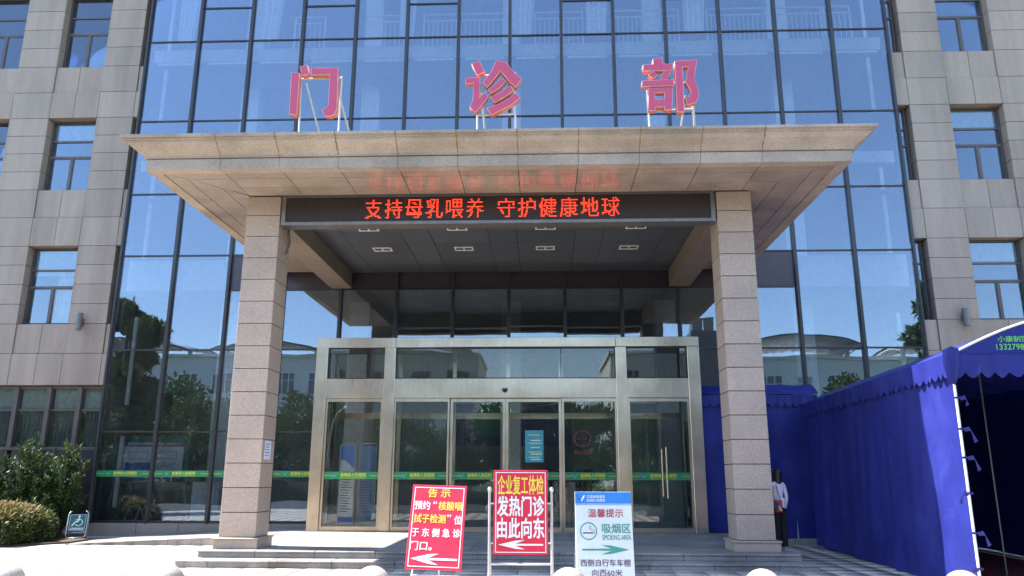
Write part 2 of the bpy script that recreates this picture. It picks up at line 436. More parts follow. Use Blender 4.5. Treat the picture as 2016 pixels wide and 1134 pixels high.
po = link(bpy.data.objects.new('paving_slabs', fast_mesh('paving_slabs', pv, pq, 'paving')), plaza, (0,0,0)); po['kind'] = 'stuff'
kerb = empty('kerb', (0, 6.1, -.1)); tag(kerb, 'pale stone kerb between plaza and drive', kind='structure')
for i in range(40): put('kerb_stone', kerb, 'step', -26+i*1.2+.005, -26+(i+1)*1.2-.005, 6.02, 6.19, -.3, .0, .012)

# entrance steps and platform: facing stones with a rounded nosing, core behind
steps = empty('entrance_steps', (-1, 16, 0)); tag(steps, 'two grey granite steps and porch platform', kind='structure')
MB().box(-7.08, 5.09, 16.58, 24.0, .0, .235).box(-7.3, 5.25, 16.06, 16.62, .0, .10).build('step_core', 'joint', steps)
def nosing_row(name, x0, x1, yf, z0, zt, joints, ydepth):
    xs = [x0]+[j for j in joints if x0+.2 < j < x1-.2]+[x1]
    for a, b2 in zip(xs[:-1], xs[1:]):
        put('riser', steps, 'step', a+.004, b2-.004, yf+.025, yf+.07, z0, zt-.045, .003)
        put('tread', steps, 'step', a+.004, b2-.004, yf, yf+ydepth, zt-.042, zt, .012)
J1 = [-7.2+1.25*i for i in range(11)]
nosing_row('step', -7.14, 5.15, 16.50, .144, .28, J1, .35)
nosing_row('step', -7.36, 5.32, 15.98, .002, .14, [j+.5 for j in J1], .56)
for i in range(11):                        # platform paving
    for j in range(8):
        x0 = -7.14+i*1.1172; y0 = 16.855+j*.89
        put('platform_slab', steps, 'step', x0+.004, x0+1.1172-.004, y0+.004, y0+.89-.004, .236, .28, .003)
for (xa, xb) in ((-7.14, -7.08), (5.09, 5.15)):
    for j in range(6): put('riser', steps, 'step', xa+.005, xb-.005, 16.86+j*1.19, 16.86+(j+1)*1.19-.008, .002, .236, .003)
put('riser', steps, 'step', 5.255, 5.30, 16.06, 16.62, .002, .097, .003); put('riser', steps, 'step', -7.345, -7.30, 16.06, 16.62, .002, .097, .003)
put('tread', steps, 'step', 5.0, 5.32, 16.545, 16.64, .098, .14, .01)
# barrier-free ramp rising along the wall to the platform
ramp_o = empty('ramp', (-9.5, 22, 0)); tag(ramp_o, 'sloping granite ramp along the wall to the porch', kind='structure')
RX0, RX1, RY0 = -12.6, -7.15, 20.9
def rz(x): return .02 + .258*(x-RX0)/(RX1-RX0)
mb = MB()
vs = [(RX0,RY0+.06,-.01),(RX1,RY0+.06,-.01),(RX1,23.98,-.01),(RX0,23.98,-.01),(RX0,RY0+.06,rz(RX0)-.03),(RX1,RY0+.06,rz(RX1)-.03),(RX1,23.98,rz(RX1)-.03),(RX0,23.98,rz(RX0)-.03)]
mb.add(vs, [(0,3,2,1),(4,5,6,7),(0,1,5,4),(1,2,6,5),(2,3,7,6),(3,0,4,7)]).build('ramp_core', 'joint', ramp_o)
for i in range(6):
    for j in range(4):
        xa, xb = RX0+i*.908+.005, RX0+(i+1)*.908-.005; ya, yb = RY0+j*.77+.004, RY0+(j+1)*.77-.004
        vs = [(xa,ya,rz(xa)-.03),(xb,ya,rz(xb)-.03),(xb,yb,rz(xb)-.03),(xa,yb,rz(xa)-.03),(xa,ya,rz(xa)),(xb,ya,rz(xb)),(xb,yb,rz(xb)),(xa,yb,rz(xa))]
        MB().add(vs, [(0,3,2,1),(4,5,6,7),(0,1,5,4),(1,2,6,5),(2,3,7,6),(3,0,4,7)]).build('ramp_slab', 'step', ramp_o)
    vs = [(xa,RY0+.02,-.005),(xb,RY0+.02,-.005),(xb,RY0+.055,-.005),(xa,RY0+.055,-.005),(xa,RY0+.02,rz(xa)-.032),(xb,RY0+.02,rz(xb)-.032),(xb,RY0+.055,rz(xb)-.032),(xa,RY0+.055,rz(xa)-.032)]
    MB().add(vs, [(0,3,2,1),(4,5,6,7),(0,1,5,4),(1,2,6,5),(2,3,7,6),(3,0,4,7)]).build('ramp_edging', 'step', ramp_o)
bed = MB().slab([(-26,18.5),(-16,18.9),(-13.6,20.1),(-12.7,21.3),(-12.75,22.2),(-13.9,23.9),(-26,23.9)], -.02, .05).build('planting_bed', 'soil')
tag(bed, 'dark soil bed under the hedge by the wall', kind='structure')

# ------------------------------------------------------------------ hospital building
BLD = empty('hospital_building', (-1, YF, 0), 'large hospital block with blue glass curtain wall between granite clad wings', 'building')
ZTOP = 21.6
# --- curtain wall
MX = [-13.90,-12.07,-10.215,-8.38,-6.50,-4.675,-2.865,-1.07,.71,2.51,4.31,6.15,8.05,9.94,11.79]
CW = empty('curtain_wall', (-1, YF, 0)); CW.parent = BLD; CW.location = (0, 0, 0)
ROWS_OUT = [.41, 3.11, 5.685, 8.825, 10.985, 13.655, 16.71, 19.4, ZTOP]
def pane(x0, x1, z0, z1, mat='glass'):
    a = random.uniform(-.003, .003); b2 = random.uniform(-.003, .003)
    return put('glass_pane', CW, mat, x0+.025, x1-.025, YF, YF+.016, z0+.018, z1-.018, .003, rot=(a, 0, b2))
for k in range(14):
    x0, x1 = MX[k], MX[k+1]; under = 2 <= k <= 11; vest = 4 <= k <= 9
    rows = list(ROWS_OUT)
    if under: rows = [.41, 3.11, 5.685, 7.64, 8.825]+ROWS_OUT[4:]
    if vest: rows = [5.60, 7.64, 8.825]+ROWS_OUT[4:]
    if k in (1, 3, 5, 8, 10, 12): rows = sorted(rows+[18.03])
    for za, zb in zip(rows[:-1], rows[1:]):
        if za == 7.64: put('spandrel_panel', CW, 'spandrel', x0+.03, x1-.03, YF, YF+.03, za+.02, zb-.02, .004)
        else: pane(x0, x1, za, zb)
    for z in rows[:-1]:
        if z in (.41, 5.60): continue
        put('transom', CW, 'mullion', x0+.062, x1-.062, YF-.035, YF+.03, z-.024, z+.024, .004)
    if not vest: put('bottom_rail', CW, 'mullion', x0+.062, x1-.062, YF-.05, YF+.03, .375, .45, .004)
for k, x in enumerate(MX):
    z0 = 5.6 if 5 <= k <= 9 else .36
    w = .052 if 0 < k < 14 else .035
    put('mullion', CW, 'mullion', x-w, x+w, YF-.11, YF+.05, z0, ZTOP, .012)
# --- plinth below the glass
PL = MB().box(-13.9, -6.55, YF-.02, YF+.3, -.02, .355).box(4.45, 11.8, YF-.02, YF+.3, -.02, .355).build('plinth', 'joint', BLD)
xs = [-13.9,-12.35,-11.05,-9.6,-8.2,-6.58]
for a, b2 in zip(xs[:-1], xs[1:]): put('plinth_stone', PL, 'wall', a+.006, b2-.006, YF-.09, YF-.015, .0, .372, .006)
xs = [4.52, 5.9, 7.4, 8.9, 10.4, 11.8]
for a, b2 in zip(xs[:-1], xs[1:]): put('plinth_stone', PL, 'wall', a+.006, b2-.006, YF-.09, YF-.015, .0, .372, .006)

# --- stone wings
ZR = [4.57, 5.59, 6.565, 7.225, 7.89, 8.555, 9.205, 10.21, 11.205, 11.865, 12.53, 13.185, 13.85, 14.83, 15.825, 16.565, 17.30, 18.05, 18.80, 19.8, 20.75, ZTOP]
SILLROW = {5.59, 10.21, 14.83}; WINZ = [(6.565, 9.205), (11.205, 13.85), (15.825, 18.80)]
G = .007
def in_win(z): return any(a-.01 <= z < b2-.01 for a, b2 in WINZ)
def wing(name, piers, bays, side):
    W = empty(name, (0, YF, 0)); W.parent = BLD; W.location = Vector((0,YF,0)) - Vector((-1,YF,0)); WL[W.name] = Vector((0, YF, 0))
    core = MB()
    for (a, b2) in piers: core.box(a+.03, b2-.03, YF+.022, YF+.41, 4.6, ZTOP-.05)
    for (a, b2, kind) in bays:
        zs = [4.58]+[z for w in WINZ for z in w]+[ZTOP-.05]
        for za, zb in zip(zs[::2], zs[1::2]): core.box(a-.04, b2+.04, YF+.075, YF+.41, za+.03, zb-.03)
    core.build('wall_core', 'joint', W)
    for za, zb in zip(ZR[:-1], ZR[1:]):
        for (a, b2) in piers:
            if za == 4.57 or za == 5.59 and side == 'x': pass
            put('stone_panel', W, 'wall', a+(G if za != 99 else 0), b2-G, YF, YF+.42, za+G, zb-G, .005)
        if in_win(za): continue
        for (a, b2, kind) in bays:
            rec = .045 if za in SILLROW else .003
            mid = [a, (a+b2)/2, b2] if kind == 'window' else [a, b2]
            for p, q in zip(mid[:-1], mid[1:]):
                put('stone_panel', W, 'wall', p+G, q-G, YF+rec, YF+.42, za+G, zb-G, .005)
    return W
LP = [(-15.43,-14.14), (-18.53,-17.13), (-21.6,-20.23)]; LB = [(-14.14,-13.905,'strip'), (-17.13,-15.43,'window'), (-20.23,-18.53,'window')]
RP = [(12.26,13.57), (15.29,16.6), (18.3,19.6)]; RB = [(11.80,12.26,'strip'), (13.57,15.29,'window'), (16.6,18.3,'window')]
LW = wing('stone_wing', LP, LB, 'l'); RW = wing('stone_wing', RP, RB, 'r')
LW['label'] = 'granite clad wing left of the glass'; RW['label'] = 'granite clad wing right of the glass'

def window(x0, x1, z0, z1, narrow=False, style=0):
    yw = YF+.30; h = z1-z0; t1, t2 = z0+.71*h, z0+.49*h; xm = (x0+x1)/2; f = .055
    fm = MB()
    fm.box(x0, x0+f, yw, yw+.07, z0, z1).box(x1-f, x1, yw, yw+.07, z0, z1)
    fm.box(x0+f, x1-f, yw, yw+.07, z1-f, z1).box(x0+f, x1-f, yw, yw+.07, z0, z0+f)
    fm.box(x0+f, x1-f, yw-.004, yw+.07, t1-.03, t1+.03).box(x0+f, x1-f, yw-.004, yw+.07, t2-.035, t2+.035)
    if not narrow: fm.box(xm-.04, xm+.04, yw-.006, yw+.066, z0+f, t2-.035)
    w = fm.build('window', 'frame', BLD, ((x0+x1)/2, yw, z0))
    def pn(a, b2, c, d):
        put('pane', w, 'window_glass', a, b2, yw+.03, yw+.04, c, d, .002, rot=(random.uniform(-.003,.003), 0, random.uniform(-.003,.003)))
    pn(x0+f, x1-f, t1+.03, z1-f); pn(x0+f, x1-f, t2+.035, t1-.03)
    if narrow: pn(x0+f, x1-f, z0+f, t2-.035)
    else:
        pn(x0+f, xm-.04, z0+f, t2-.035); pn(xm+.04, x1-f, z0+f, t2-.035)
        s = MB()
        for a, b2 in ((x0+f, xm-.04), (xm+.04, x1-f)):
            s.box(a, a+.03, yw+.012, yw+.06, z0+f, t2-.035).box(b2-.03, b2, yw+.012, yw+.06, z0+f, t2-.035)
            s.box(a+.03, b2-.03, yw+.012, yw+.06, z0+f, z0+f+.03).box(a+.03, b2-.03, yw+.012, yw+.06, t2-.065, t2-.035)
        s.build('sash', 'frame', w)
    # roller blind in the top, curtain or slats below
    zb = t1 + (.10 if style == 0 else -.18)
    put('blind', w, 'blind', x0+.08, x1-.08, yw+.10, yw+.115, zb, z1-.05, .003)
    if style == 2 and not narrow:
        n = 12
        sl = MB()
        for i in range(n):
            z = z0+.12+i*(t1-z0-.2)/n; sl.box(xm+.12, x1-.1, yw+.14, yw+.16, z, z+(t1-z0-.2)/n*.72)
        sl.build('slatted_shutter', 'white', w)
    if style == 1 and not narrow:
        cm = MB().grid(lambda u, v: (xm+.02+u*(x1-xm-.1), yw+.2+.025*math.sin(u*32), z0+.08+v*(t1-z0-.1)), 40, 1); cm.build('curtain', 'curtain', w)
    return w
k = 0
for (z0, z1) in WINZ:
    for (a, b2, kd) in LB+RB:
        if kd == 'window': window(a, b2, z0, z1, False, (2, 0, 1)[k % 3] if z0 > 15 and a < 0 else (0, 1, 0, 0)[k % 4])
        else: window(a+.002, b2-.05, z0, z1, True, 1 if b2 > 0 else 0)
        k += 1
# top floor above the frame stays plain stone; ground floor ribbon window of the wings
def ribbon(xs, z0, zt, z1):
    yw = YF+.22; x0, x1 = xs[0], xs[-1]
    fm = MB()
    for x in xs: fm.box(x-.07, x+.07, yw-.10, yw+.08, z0+.05, z1-.05)
    fm.box(x0+.075, x1-.075, yw-.03, yw+.08, z1-.10, z1-.002).box(x0+.075, x1-.075, yw-.03, yw+.08, z0-.05, z0+.05)
    for a, b2 in zip(xs[:-1], xs[1:]): fm.box(a+.072, b2-.072, yw-.015, yw+.06, zt-.03, zt+.03)
    w = fm.build('window', 'frame', BLD, ((x0+x1)/2, yw, z0))
    for a, b2 in zip(xs[:-1], xs[1:]):
        put('pane', w, 'window_glass', a+.07, b2-.07, yw+.02, yw+.03, zt+.03, z1-.10, .002)
        put('pane', w, 'window_glass', a+.07, b2-.07, yw+.02, yw+.03, z0+.05, zt-.03, .002)
        put('blind', w, 'blind', a+.08, b2-.08, yw+.14, yw+.15, zt-.02, z1-.1, .003)
        ph = random.uniform(0, 6)
        MB().grid(lambda u, v: (a+.08+u*(b2-a-.16), yw+.26+.03*math.sin(u*38+ph)+.012*math.sin(u*91), z0+.02+v*(zt-z0)), 60, 1).build('curtain', 'grey_curtain', w)
    for a, b2 in zip(xs[:-1], xs[1:]):
        put('spandrel_panel', w, 'spandrel', a+.075, b2-.075, yw-.02, yw+.03, .4, z0-.06, .004)
    return w
ribbon([-21.2,-20.1,-19.0,-17.93,-16.86,-15.79,-14.79,-13.96], 2.6, 3.80, 4.565)
ribbon([11.86,12.9,13.9,14.9,16.0,17.1,18.2,19.4], 2.6, 3.80, 4.565)
for s, (xa, xb) in enumerate(((-21.6, -13.92), (11.82, 19.6))):
    pw = MB().box(xa, xb, YF+.06, YF+.42, -.02, .36).build('plinth', 'joint', BLD)
    n = 6
    for i in range(n): put('plinth_stone', pw, 'wall', xa+(xb-xa)/n*i+.006, xa+(xb-xa)/n*(i+1)-.006, YF-.03, YF+.05, .0, .38, .006)

# --- inside: floors, walls, columns, curtains and railing that show through the glass
inn = MB().box(-13.85, 11.75, YF+.35, 36, .05, .27).build('lobby_floor', 'inner_floor', BLD)
for z0, z1 in ((7.72, 8.75), (11.95, 12.35), (16.1, 16.58), (20.9, 21.5)):
    MB().box(-13.8, 11.7, YF+.32, 36, z0, z1).build('floor_slab', 'inner_wall', BLD)
MB().box(-14.0, 11.9, 36, 36.3, 0, ZTOP).build('rear_wall', 'inner_wall', BLD)
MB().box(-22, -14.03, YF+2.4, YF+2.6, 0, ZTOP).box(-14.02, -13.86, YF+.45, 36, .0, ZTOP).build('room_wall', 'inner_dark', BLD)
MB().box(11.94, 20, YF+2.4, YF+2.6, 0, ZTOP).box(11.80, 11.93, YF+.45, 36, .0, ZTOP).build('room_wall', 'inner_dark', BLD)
for z in (4.9, 9.6, 14.1, 18.95):
    MB().box(-22, -14.05, YF+.45, YF+2.38, z, z+.3).box(11.95, 20, YF+.45, YF+2.38, z, z+.3).build('room_floor', 'inner_wall', BLD)
MB().box(-22.2, -21.6, YF+.1, 36.3, 0, ZTOP).build('end_wall', 'office_wall', BLD); MB().box(19.62, 20.2, YF+.1, 36.3, 0, ZTOP).build('end_wall', 'office_wall', BLD)
rf = MB().box(-22, 20, YF+.2, 36.5, ZTOP+.001, ZTOP+.35).build('roof', 'joint', BLD)
for x in (-11.0, -6.4, -1.1, 4.2, 8.9):
    put('interior_column', BLD, 'white', x-.35, x+.35, YF+2.2, YF+2.9, .27, 20.9, .02)
for za, zb in ((.8, 3.0), (4.0, 6.9), (8.9, 10.9), (11.1, 11.9), (13.9, 16.0), (16.75, 19.2)):
    put('interior_post', BLD, 'white', -13.55, -13.43, YF+.6, YF+.7, za, zb, .004); put('interior_post', BLD, 'white', 11.30, 11.42, YF+.6, YF+.7, za, zb, .004)
for k in range(14):
    put('ceiling_trough', BLD, 'white', MX[k]+.2, MX[k+1]-.2, YF+.36, YF+.44, 16.02, 16.10, .004)
for (xa, xb) in ((-13.0,-12.2),(-10.1,-9.1),(-5.0,-4.3),(-.9,-.1),(1.6,2.5),(5.0,5.9)):     # drawn curtains on the upper floor
    ph = random.uniform(0, 5)
    MB().grid(lambda u, v: (xa+(xb-xa)*u*(1-.25*(1-v)), YF+.20+.05*math.sin(u*26+ph), 16.85+v*3.2), 48, 6).build('curtain', 'curtain', BLD, smooth=True)
for (xa, xb) in ((-8.9,-7.8),(-6.3,-4.9),(-4.2,-1.2),(-.2,1.5),(2.6,4.9),(5.9,8.0),(8.2,9.9),(10.0,10.9)):
    rl = MB().tube([(xa, YF+.62, 17.75), (xb, YF+.62, 17.75)], .025, 6).tube([(xa, YF+.62, 16.72), (xb, YF+.62, 16.72)], .02, 6).tube([(xa, YF+.62, 18.0), (xb, YF+.62, 18.0)], .03, 6)
    for x in (xa, xb): rl.box(x-.025, x+.025, YF+.595, YF+.645, 16.58, 18.0)
    r0 = rl.build('railing', 'white', BLD)
    n = int((xb-xa)/.16)
    bal = MB()
    for i in range(1, n): bal.box(xa+(xb-xa)*i/n-.012, xa+(xb-xa)*i/n+.012, YF+.608, YF+.632, 16.74, 17.73)
    bal.build('baluster', 'white', r0)

# ------------------------------------------------------------------ entrance portico
POR = empty('entrance_portico', (-1.06, 17, .28), 'granite entrance canopy with moulded cornice on two square columns', 'portico')
SOF = 8.18
CJ = [.505+.5143*i for i in range(16)]
def column(x0, x1):
    y0, y1 = 16.95, 17.74
    c = MB().box(x0+.025, x1-.025, y0+.025, y1-.025, .3, SOF-.02).build('column', 'joint', POR, ((x0+x1)/2, (y0+y1)/2, .28))
    for a, b2 in zip(CJ[:-1], CJ[1:]): put('stone_block', c, 'column', x0, x1, y0, y1, a+.007, min(b2, SOF-.004)-.007, .008)
    put('plinth_block', c, 'column', x0-.075, x1+.075, y0-.075, y1+.075, .281, .462, .006)
    put('plinth_cap', c, 'column', x0-.10, x1+.10, y0-.10, y1+.10, .463, .505, .015)
    return c
cl = column(-6.91, -6.12); cr = column(4.0, 4.79)
cl['label'] = 'left speckled granite column with paper notice'; cr['label'] = 'right speckled granite column beside the tent'
# cornice: profile swept round three sides, one stone per joint
FX0, FX1, FY = -8.50, 6.44, 15.22
prof = [(0, 8.155), (0, 8.390), (.045, 8.408), (.045, 8.45), (.065, 8.47), (.10, 8.50), (.17, 8.545), (.25, 8.60), (.305, 8.655), (.325, 8.70), (.37, 8.70), (.37, 8.735), (.42, 8.74), (.42, 8.795), (-.25, 8.795), (-.25, 8.155)]
CO = empty('cornice', (-1, FY, 8.2)); CO.parent = POR; CO.location = Vector((-1, FY, 8.2))-wloc(POR)
fj = [-6.88,-5.60,-4.325,-3.05,-1.775,-.50,.775,2.05,3.325,4.60]
FP = [p for p in prof[:2]]+[(-.25, 8.390), (-.25, 8.155)]        # fascia stone
CP = prof[2:-1]+[(-.25, 8.408)]                     # crown stone
def sweep_front(P, a, b2, ea, eb, nm):
    """stone between x=a and x=b2 along the front; ea/eb: mitred end"""
    n = len(P); g = .004
    va = [(a-(d if ea else -g), FY-d, z) for d, z in P]; vb = [(b2+(d if eb else -g), FY-d, z) for d, z in P]
    MB().add(va+vb, [tuple(range(n))[::-1], tuple(range(n, 2*n))]+[(i, (i+1)%n, (i+1)%n+n, i+n) for i in range(n)]).build(nm, 'cornice', CO, ((a+b2)/2, FY, 8.4))
def sweep_side(P, sx, a, b2, ea, nm):
    n = len(P); g = .004; X = FX0 if sx < 0 else FX1
    va = [(X+sx*d, a-(d if ea else -g), z) for d, z in P]; vb = [(X+sx*d, b2-g, z) for d, z in P]
    MB().add(va+vb, [tuple(range(n))[::-1], tuple(range(n, 2*n))]+[(i, (i+1)%n, (i+1)%n+n, i+n) for i in range(n)]).build(nm, 'cornice', CO, (X, (a+b2)/2, 8.4))
xs = [FX0]+fj+[FX1]
xs = [x for i, x in enumerate(xs)]
for i, (a, b2) in enumerate(zip(xs[:-1], xs[1:])):
    sweep_front(FP, a, b2, i == 0, i == len(xs)-2, 'fascia_stone')
    sweep_front(CP, a, b2, i == 0, i == len(xs)-2, 'cornice_stone')
ysd = [FY, 16.5, 17.8, 19.1, 20.4, 21.7, 23.0, 23.94]
for s in (-1, 1):
    for i, (a, b2) in enumerate(zip(ysd[:-1], ysd[1:])):
        sweep_side(FP, s, a, b2, i == 0, 'fascia_stone'); sweep_side(CP, s, a, b2, i == 0, 'cornice_stone')
for x in fj: MB().prism([(x-.008, 8.42), (x+.008, 8.42), (x+.006, 8.72), (x-.006, 8.72)], FY+.0, FY+.2).build('joint_filler', 'stain_joint', CO)
for x in fj:                                # rust stained joint filler following the moulding
    jt = MB(); pj = [(d+.004, z) for d, z in CP[:-2]]
    for (d0, z0), (d1, z1) in zip(pj[:-1], pj[1:]):
        w = .009 + random.uniform(-.003, .009)
        jt.quad((x-w, FY-d0, z0), (x+w, FY-d0, z0), (x+w, FY-d1, z1), (x-w, FY-d1, z1))
    jt.build('joint_filler', 'stain_joint', CO)
MB().box(FX0+.22, FX1-.22, FY+.2, 23.95, 8.225, 8.76).build('canopy_roof', 'joint', POR)
# soffit slabs
SO = MB().box(FX0+.26, FX1-.26, FY+.26, 23.9, SOF+.022, SOF+.04).build('soffit', 'joint', POR)
def sofp(poly):
    cx = sum(p[0] for p in poly)/len(poly); cy = sum(p[1] for p in poly)/len(poly)
    q = []
    for x, y in poly:
        d = Vector((cx-x, cy-y)); L = d.length; q.append((x+math.copysign(.008, d.x), y+math.copysign(.008, d.y)))
    MB().slab(q, SOF, SOF+.03).build('soffit_slab', 'soffit', SO, (cx, cy, SOF))
sy = [FY+.004, 15.85, 16.40, 16.93]
inset = [y-FY for y in sy]
for r_ in range(3):
    ya, yb = sy[r_], sy[r_+1]; ia, ib = inset[r_], inset[r_+1]
    xsr = [None]+fj+[None]
    for i in range(len(xsr)-1):
        a, b2 = xsr[i], xsr[i+1]
        p = [(FX0+ia if a is None else a, ya), (FX1-ia if b2 is None else b2, ya), (FX1-ib if b2 is None else b2, yb), (FX0+ib if a is None else a, yb)]
        sofp(p)
sdy = [15.85+.0, 17.1, 18.35, 19.6, 20.85, 22.1, 23.35, 23.9]
for s in (-1, 1):
    X = FX0 if s < 0 else FX1
    for c_ in range(3):
        ia, ib = inset[c_], inset[c_+1]
        ys = [None]+sdy[1:]
        for i in range(len(ys)-1):
            a, b2 = ys[i], ys[i+1]
            p = [(X-s*ia, FY+ia if a is None else a), (X-s*ib, FY+ib if a is None else a), (X-s*ib, b2), (X-s*ia, b2)]
            sofp(p)
# beams from columns to the wall and between the columns
for (xa, xb) in ((-6.78, -6.12), (4.0, 4.66)):
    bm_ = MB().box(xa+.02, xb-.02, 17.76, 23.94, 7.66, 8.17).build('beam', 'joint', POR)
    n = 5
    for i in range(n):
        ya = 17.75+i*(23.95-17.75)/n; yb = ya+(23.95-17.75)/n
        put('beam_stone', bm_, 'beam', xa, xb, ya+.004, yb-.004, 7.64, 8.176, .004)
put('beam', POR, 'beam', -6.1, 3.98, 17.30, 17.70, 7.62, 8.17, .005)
# dark metal panel ceiling with its recessed lights
CE = MB().box(-6.1, 3.98, 17.72, 23.95, SOF+.0, SOF+.02).build('porch_ceiling', 'joint', POR)
cxs = [-6.11,-5.42,-3.82,-3.03,-1.46,-.69,.90,1.66,3.29,3.99]; cys = [17.72,18.55,19.66,20.78,21.83,22.97,23.94]
for a, b2 in zip(cxs[:-1], cxs[1:]):
    for c_, d in zip(cys[:-1], cys[1:]):
        put('ceiling_panel', CE, 'ceiling', a+.008, b2-.008, c_+.007, d-.007, SOF-.022, SOF-.002, .003)
for x in (-4.61, -2.25, .09, 2.47):
    for y in (19.42, 21.32):
        MB().box(x-.27, x+.27, y-.17, y-.13, SOF-.04, SOF-.023).box(x-.27, x+.27, y+.13, y+.17, SOF-.04, SOF-.023).box(x-.27, x-.23, y-.13, y+.13, SOF-.04, SOF-.023).box(x+.23, x+.27, y-.13, y+.13, SOF-.04, SOF-.023).box(x-.02, x+.02, y-.13, y+.13, SOF-.034, SOF-.024).build('recessed_light', 'white', CE)
        MB().box(x-.22, x-.025, y-.12, y+.12, SOF-.027, SOF-.0235).box(x+.025, x+.22, y-.12, y+.12, SOF-.027, SOF-.0235).build('light_lens', 'inner_dark', CE)
# loose cable by the left column
cb = MB()
for o_ in (0, .04): cb.tube([(-6.10, 17.45+o_, 7.62), (-6.07, 17.5+o_, 7.45), (-6.06, 17.55+o_*2, 7.2), (-6.08, 17.5, 6.95+o_), (-6.115, 17.45, 6.88)], .012, 6)
cbo = cb.build('sign_cable', 'lamp_grey', None, (-6.1, 17.45, 6.9), smooth=True); tag(cbo, 'loose cable hanging off left column under the red LED board', 'cable')

# ------------------------------------------------------------------ LED board
LED = empty('led_sign', (-1.07, 17.0, 7.45), 'long dark LED message board with red Chinese text between the columns', 'sign')
lx0, lx1, lz0, lz1 = -6.085, 3.965, 7.45, 8.172
fm = MB().box(lx0, lx1, 16.93, 17.28, lz0, lz0+.075).box(lx0, lx1, 16.93, 17.28, lz1-.045, lz1).box(lx0, lx0+.10, 16.93, 17.28, lz0+.075, lz1-.045).box(lx1-.10, lx1, 16.93, 17.28, lz0+.075, lz1-.045)
fm.build('frame', 'led_frame', LED)
scr = put('screen', LED, 'led_screen', lx0+.10, lx1-.10, 16.96, 17.25, lz0+.085, lz1-.045, .002)
def led_text():
    from mathutils.bvhtree import BVHTree
    rows = 13
    words = [('支持母乳喂养', -4.155, -1.305), ('守护健康地球', -1.06, 1.835)]
    z0, z1 = 7.60, 8.065
    # cell pitch
    for s, xa, xb in words:
        cw = (xb-xa)/6
        for i, ch in enumerate(s):
            dots = MB(); me = text_mesh(ch, 1.0, 1.0, 'led_dot', .006)
            bvh = BVHTree.FromPolygons([v.co.copy() for v in me.vertices], [tuple(p.vertices) for p in me.polygons])
            cx0 = xa+i*cw+.03; w = cw-.075; ncol = 30
            for r_ in range(rows):
                zz = (r_+.5)/rows-.5; run = None
                for c_ in range(ncol+1):
                    hit = False
                    if c_ < ncol:
                        xx = (c_+.5)/ncol-.5
                        hit = bvh.ray_cast(Vector((xx, -1, zz)), Vector((0, 1, 0)))[0] is not None
                    if hit and run is None: run = c_
                    if not hit and run is not None:
                        a = cx0+w*run/ncol; b2 = cx0+w*c_/ncol; zc = z0+(z1-z0)*(r_+.5)/rows; hh = (z1-z0)/rows*.25
                        if b2-a < .03: b2 = a+.03
                        dots.quad((a, 16.955, zc-hh), (b2, 16.955, zc-hh), (b2, 16.955, zc+hh), (a, 16.955, zc+hh)); run = None
            dots.build('lit_character', 'led_dot', scr)['kind'] = 'stuff'
led_text()

# ------------------------------------------------------------------ characters standing on the canopy roof
LY = 15.60
def fy(px, py, Y=LY):
    """photo pixel measured on a character -> metres in its own upright plane"""
    cy, sy_, cp, sp = math.cos(YAW), math.sin(YAW), math.cos(PITCH), math.sin(PITCH)
    fw = Vector((sy_*cp, cy*cp, sp)); r = Vector((cy, -sy_, 0)); u = r.cross(fw)
    r2 = r*math.cos(ROLL)+u*math.sin(ROLL); u2 = u*math.cos(ROLL)-r*math.sin(ROLL)
    d = fw+r2*(px-1008)/F_PX-u2*(py-567)/F_PX; t = Y/d.y
    return (d.x*t, d.z*t+CAM_Z)
def smooth_loop(l): return l
def stroke(parent, loops, off, sc):
    """extruded stroke: coloured return, pale rim, pink face"""
    pts = [[fy(off[0]+x/sc, off[1]+y/sc) for x, y in lp] for lp in loops]
    def ext(pl, y0, y1, mats, name, par, shrink=0):
        cu = bpy.data.curves.new(name, 'CURVE'); cu.dimensions = '2D'; cu.fill_mode = 'BOTH'; cu.extrude = abs(y1-y0)/2; cu.offset = shrink
        for lp in pl:
            sp = cu.splines.new('POLY'); sp.points.add(len(lp)-1); sp.use_cyclic_u = True
            for q, (x, z) in zip(sp.points, lp): q.co = (x, z, 0, 1)
        o = bpy.data.objects.new(name, cu); COL.objects.link(o); bpy.context.view_layer.update()
        me = bpy.data.meshes.new_from_object(o.evaluated_get(bpy.context.evaluated_depsgraph_get()))
        bpy.data.objects.remove(o); bpy.data.curves.remove(cu)
        loc = wloc(par)
        for v in me.vertices:
            x, z, d = v.co; v.co = (x-loc.x, (y0+y1)/2-d-loc.y, z-loc.z)
        bm = bmesh.new(); bm.from_mesh(me); bmesh.ops.recalc_face_normals(bm, faces=bm.faces); bm.to_mesh(me); bm.free()
        me.materials.clear(); me.materials.append(M[mats]); me.update()
        return link(bpy.data.objects.new(name, me), par, loc)
    s = ext(pts, LY+.012, LY+.15, 'letter_side', 'stroke', parent)
    ext(pts, LY-.008, LY+.011, 'letter_rim', 'rim', s, 0.0)
    ext(pts, LY-.016, LY-.009, 'letter_face', 'face', s, -.009)
def tubes(parent, segs, rad=.022, name='support_frame', mat='white_steel'):
    t = MB()
    for a, b2 in segs: t.tube([a, b2], rad, 6)
    return t.build(name, mat, parent)
ROOF = 8.76
def character(label, strokes, off, sc, bx, frame, name):
    c = empty(name, (bx, LY+.1, ROOF), label, 'sign letter', 'pink Chinese characters on the canopy roof')
    for lp in strokes: stroke(c, lp, off, sc)
    for a, b2 in frame: tubes(c, [(a, b2)], .024)
    return c
o1, s1 = (500, 80), 3.544
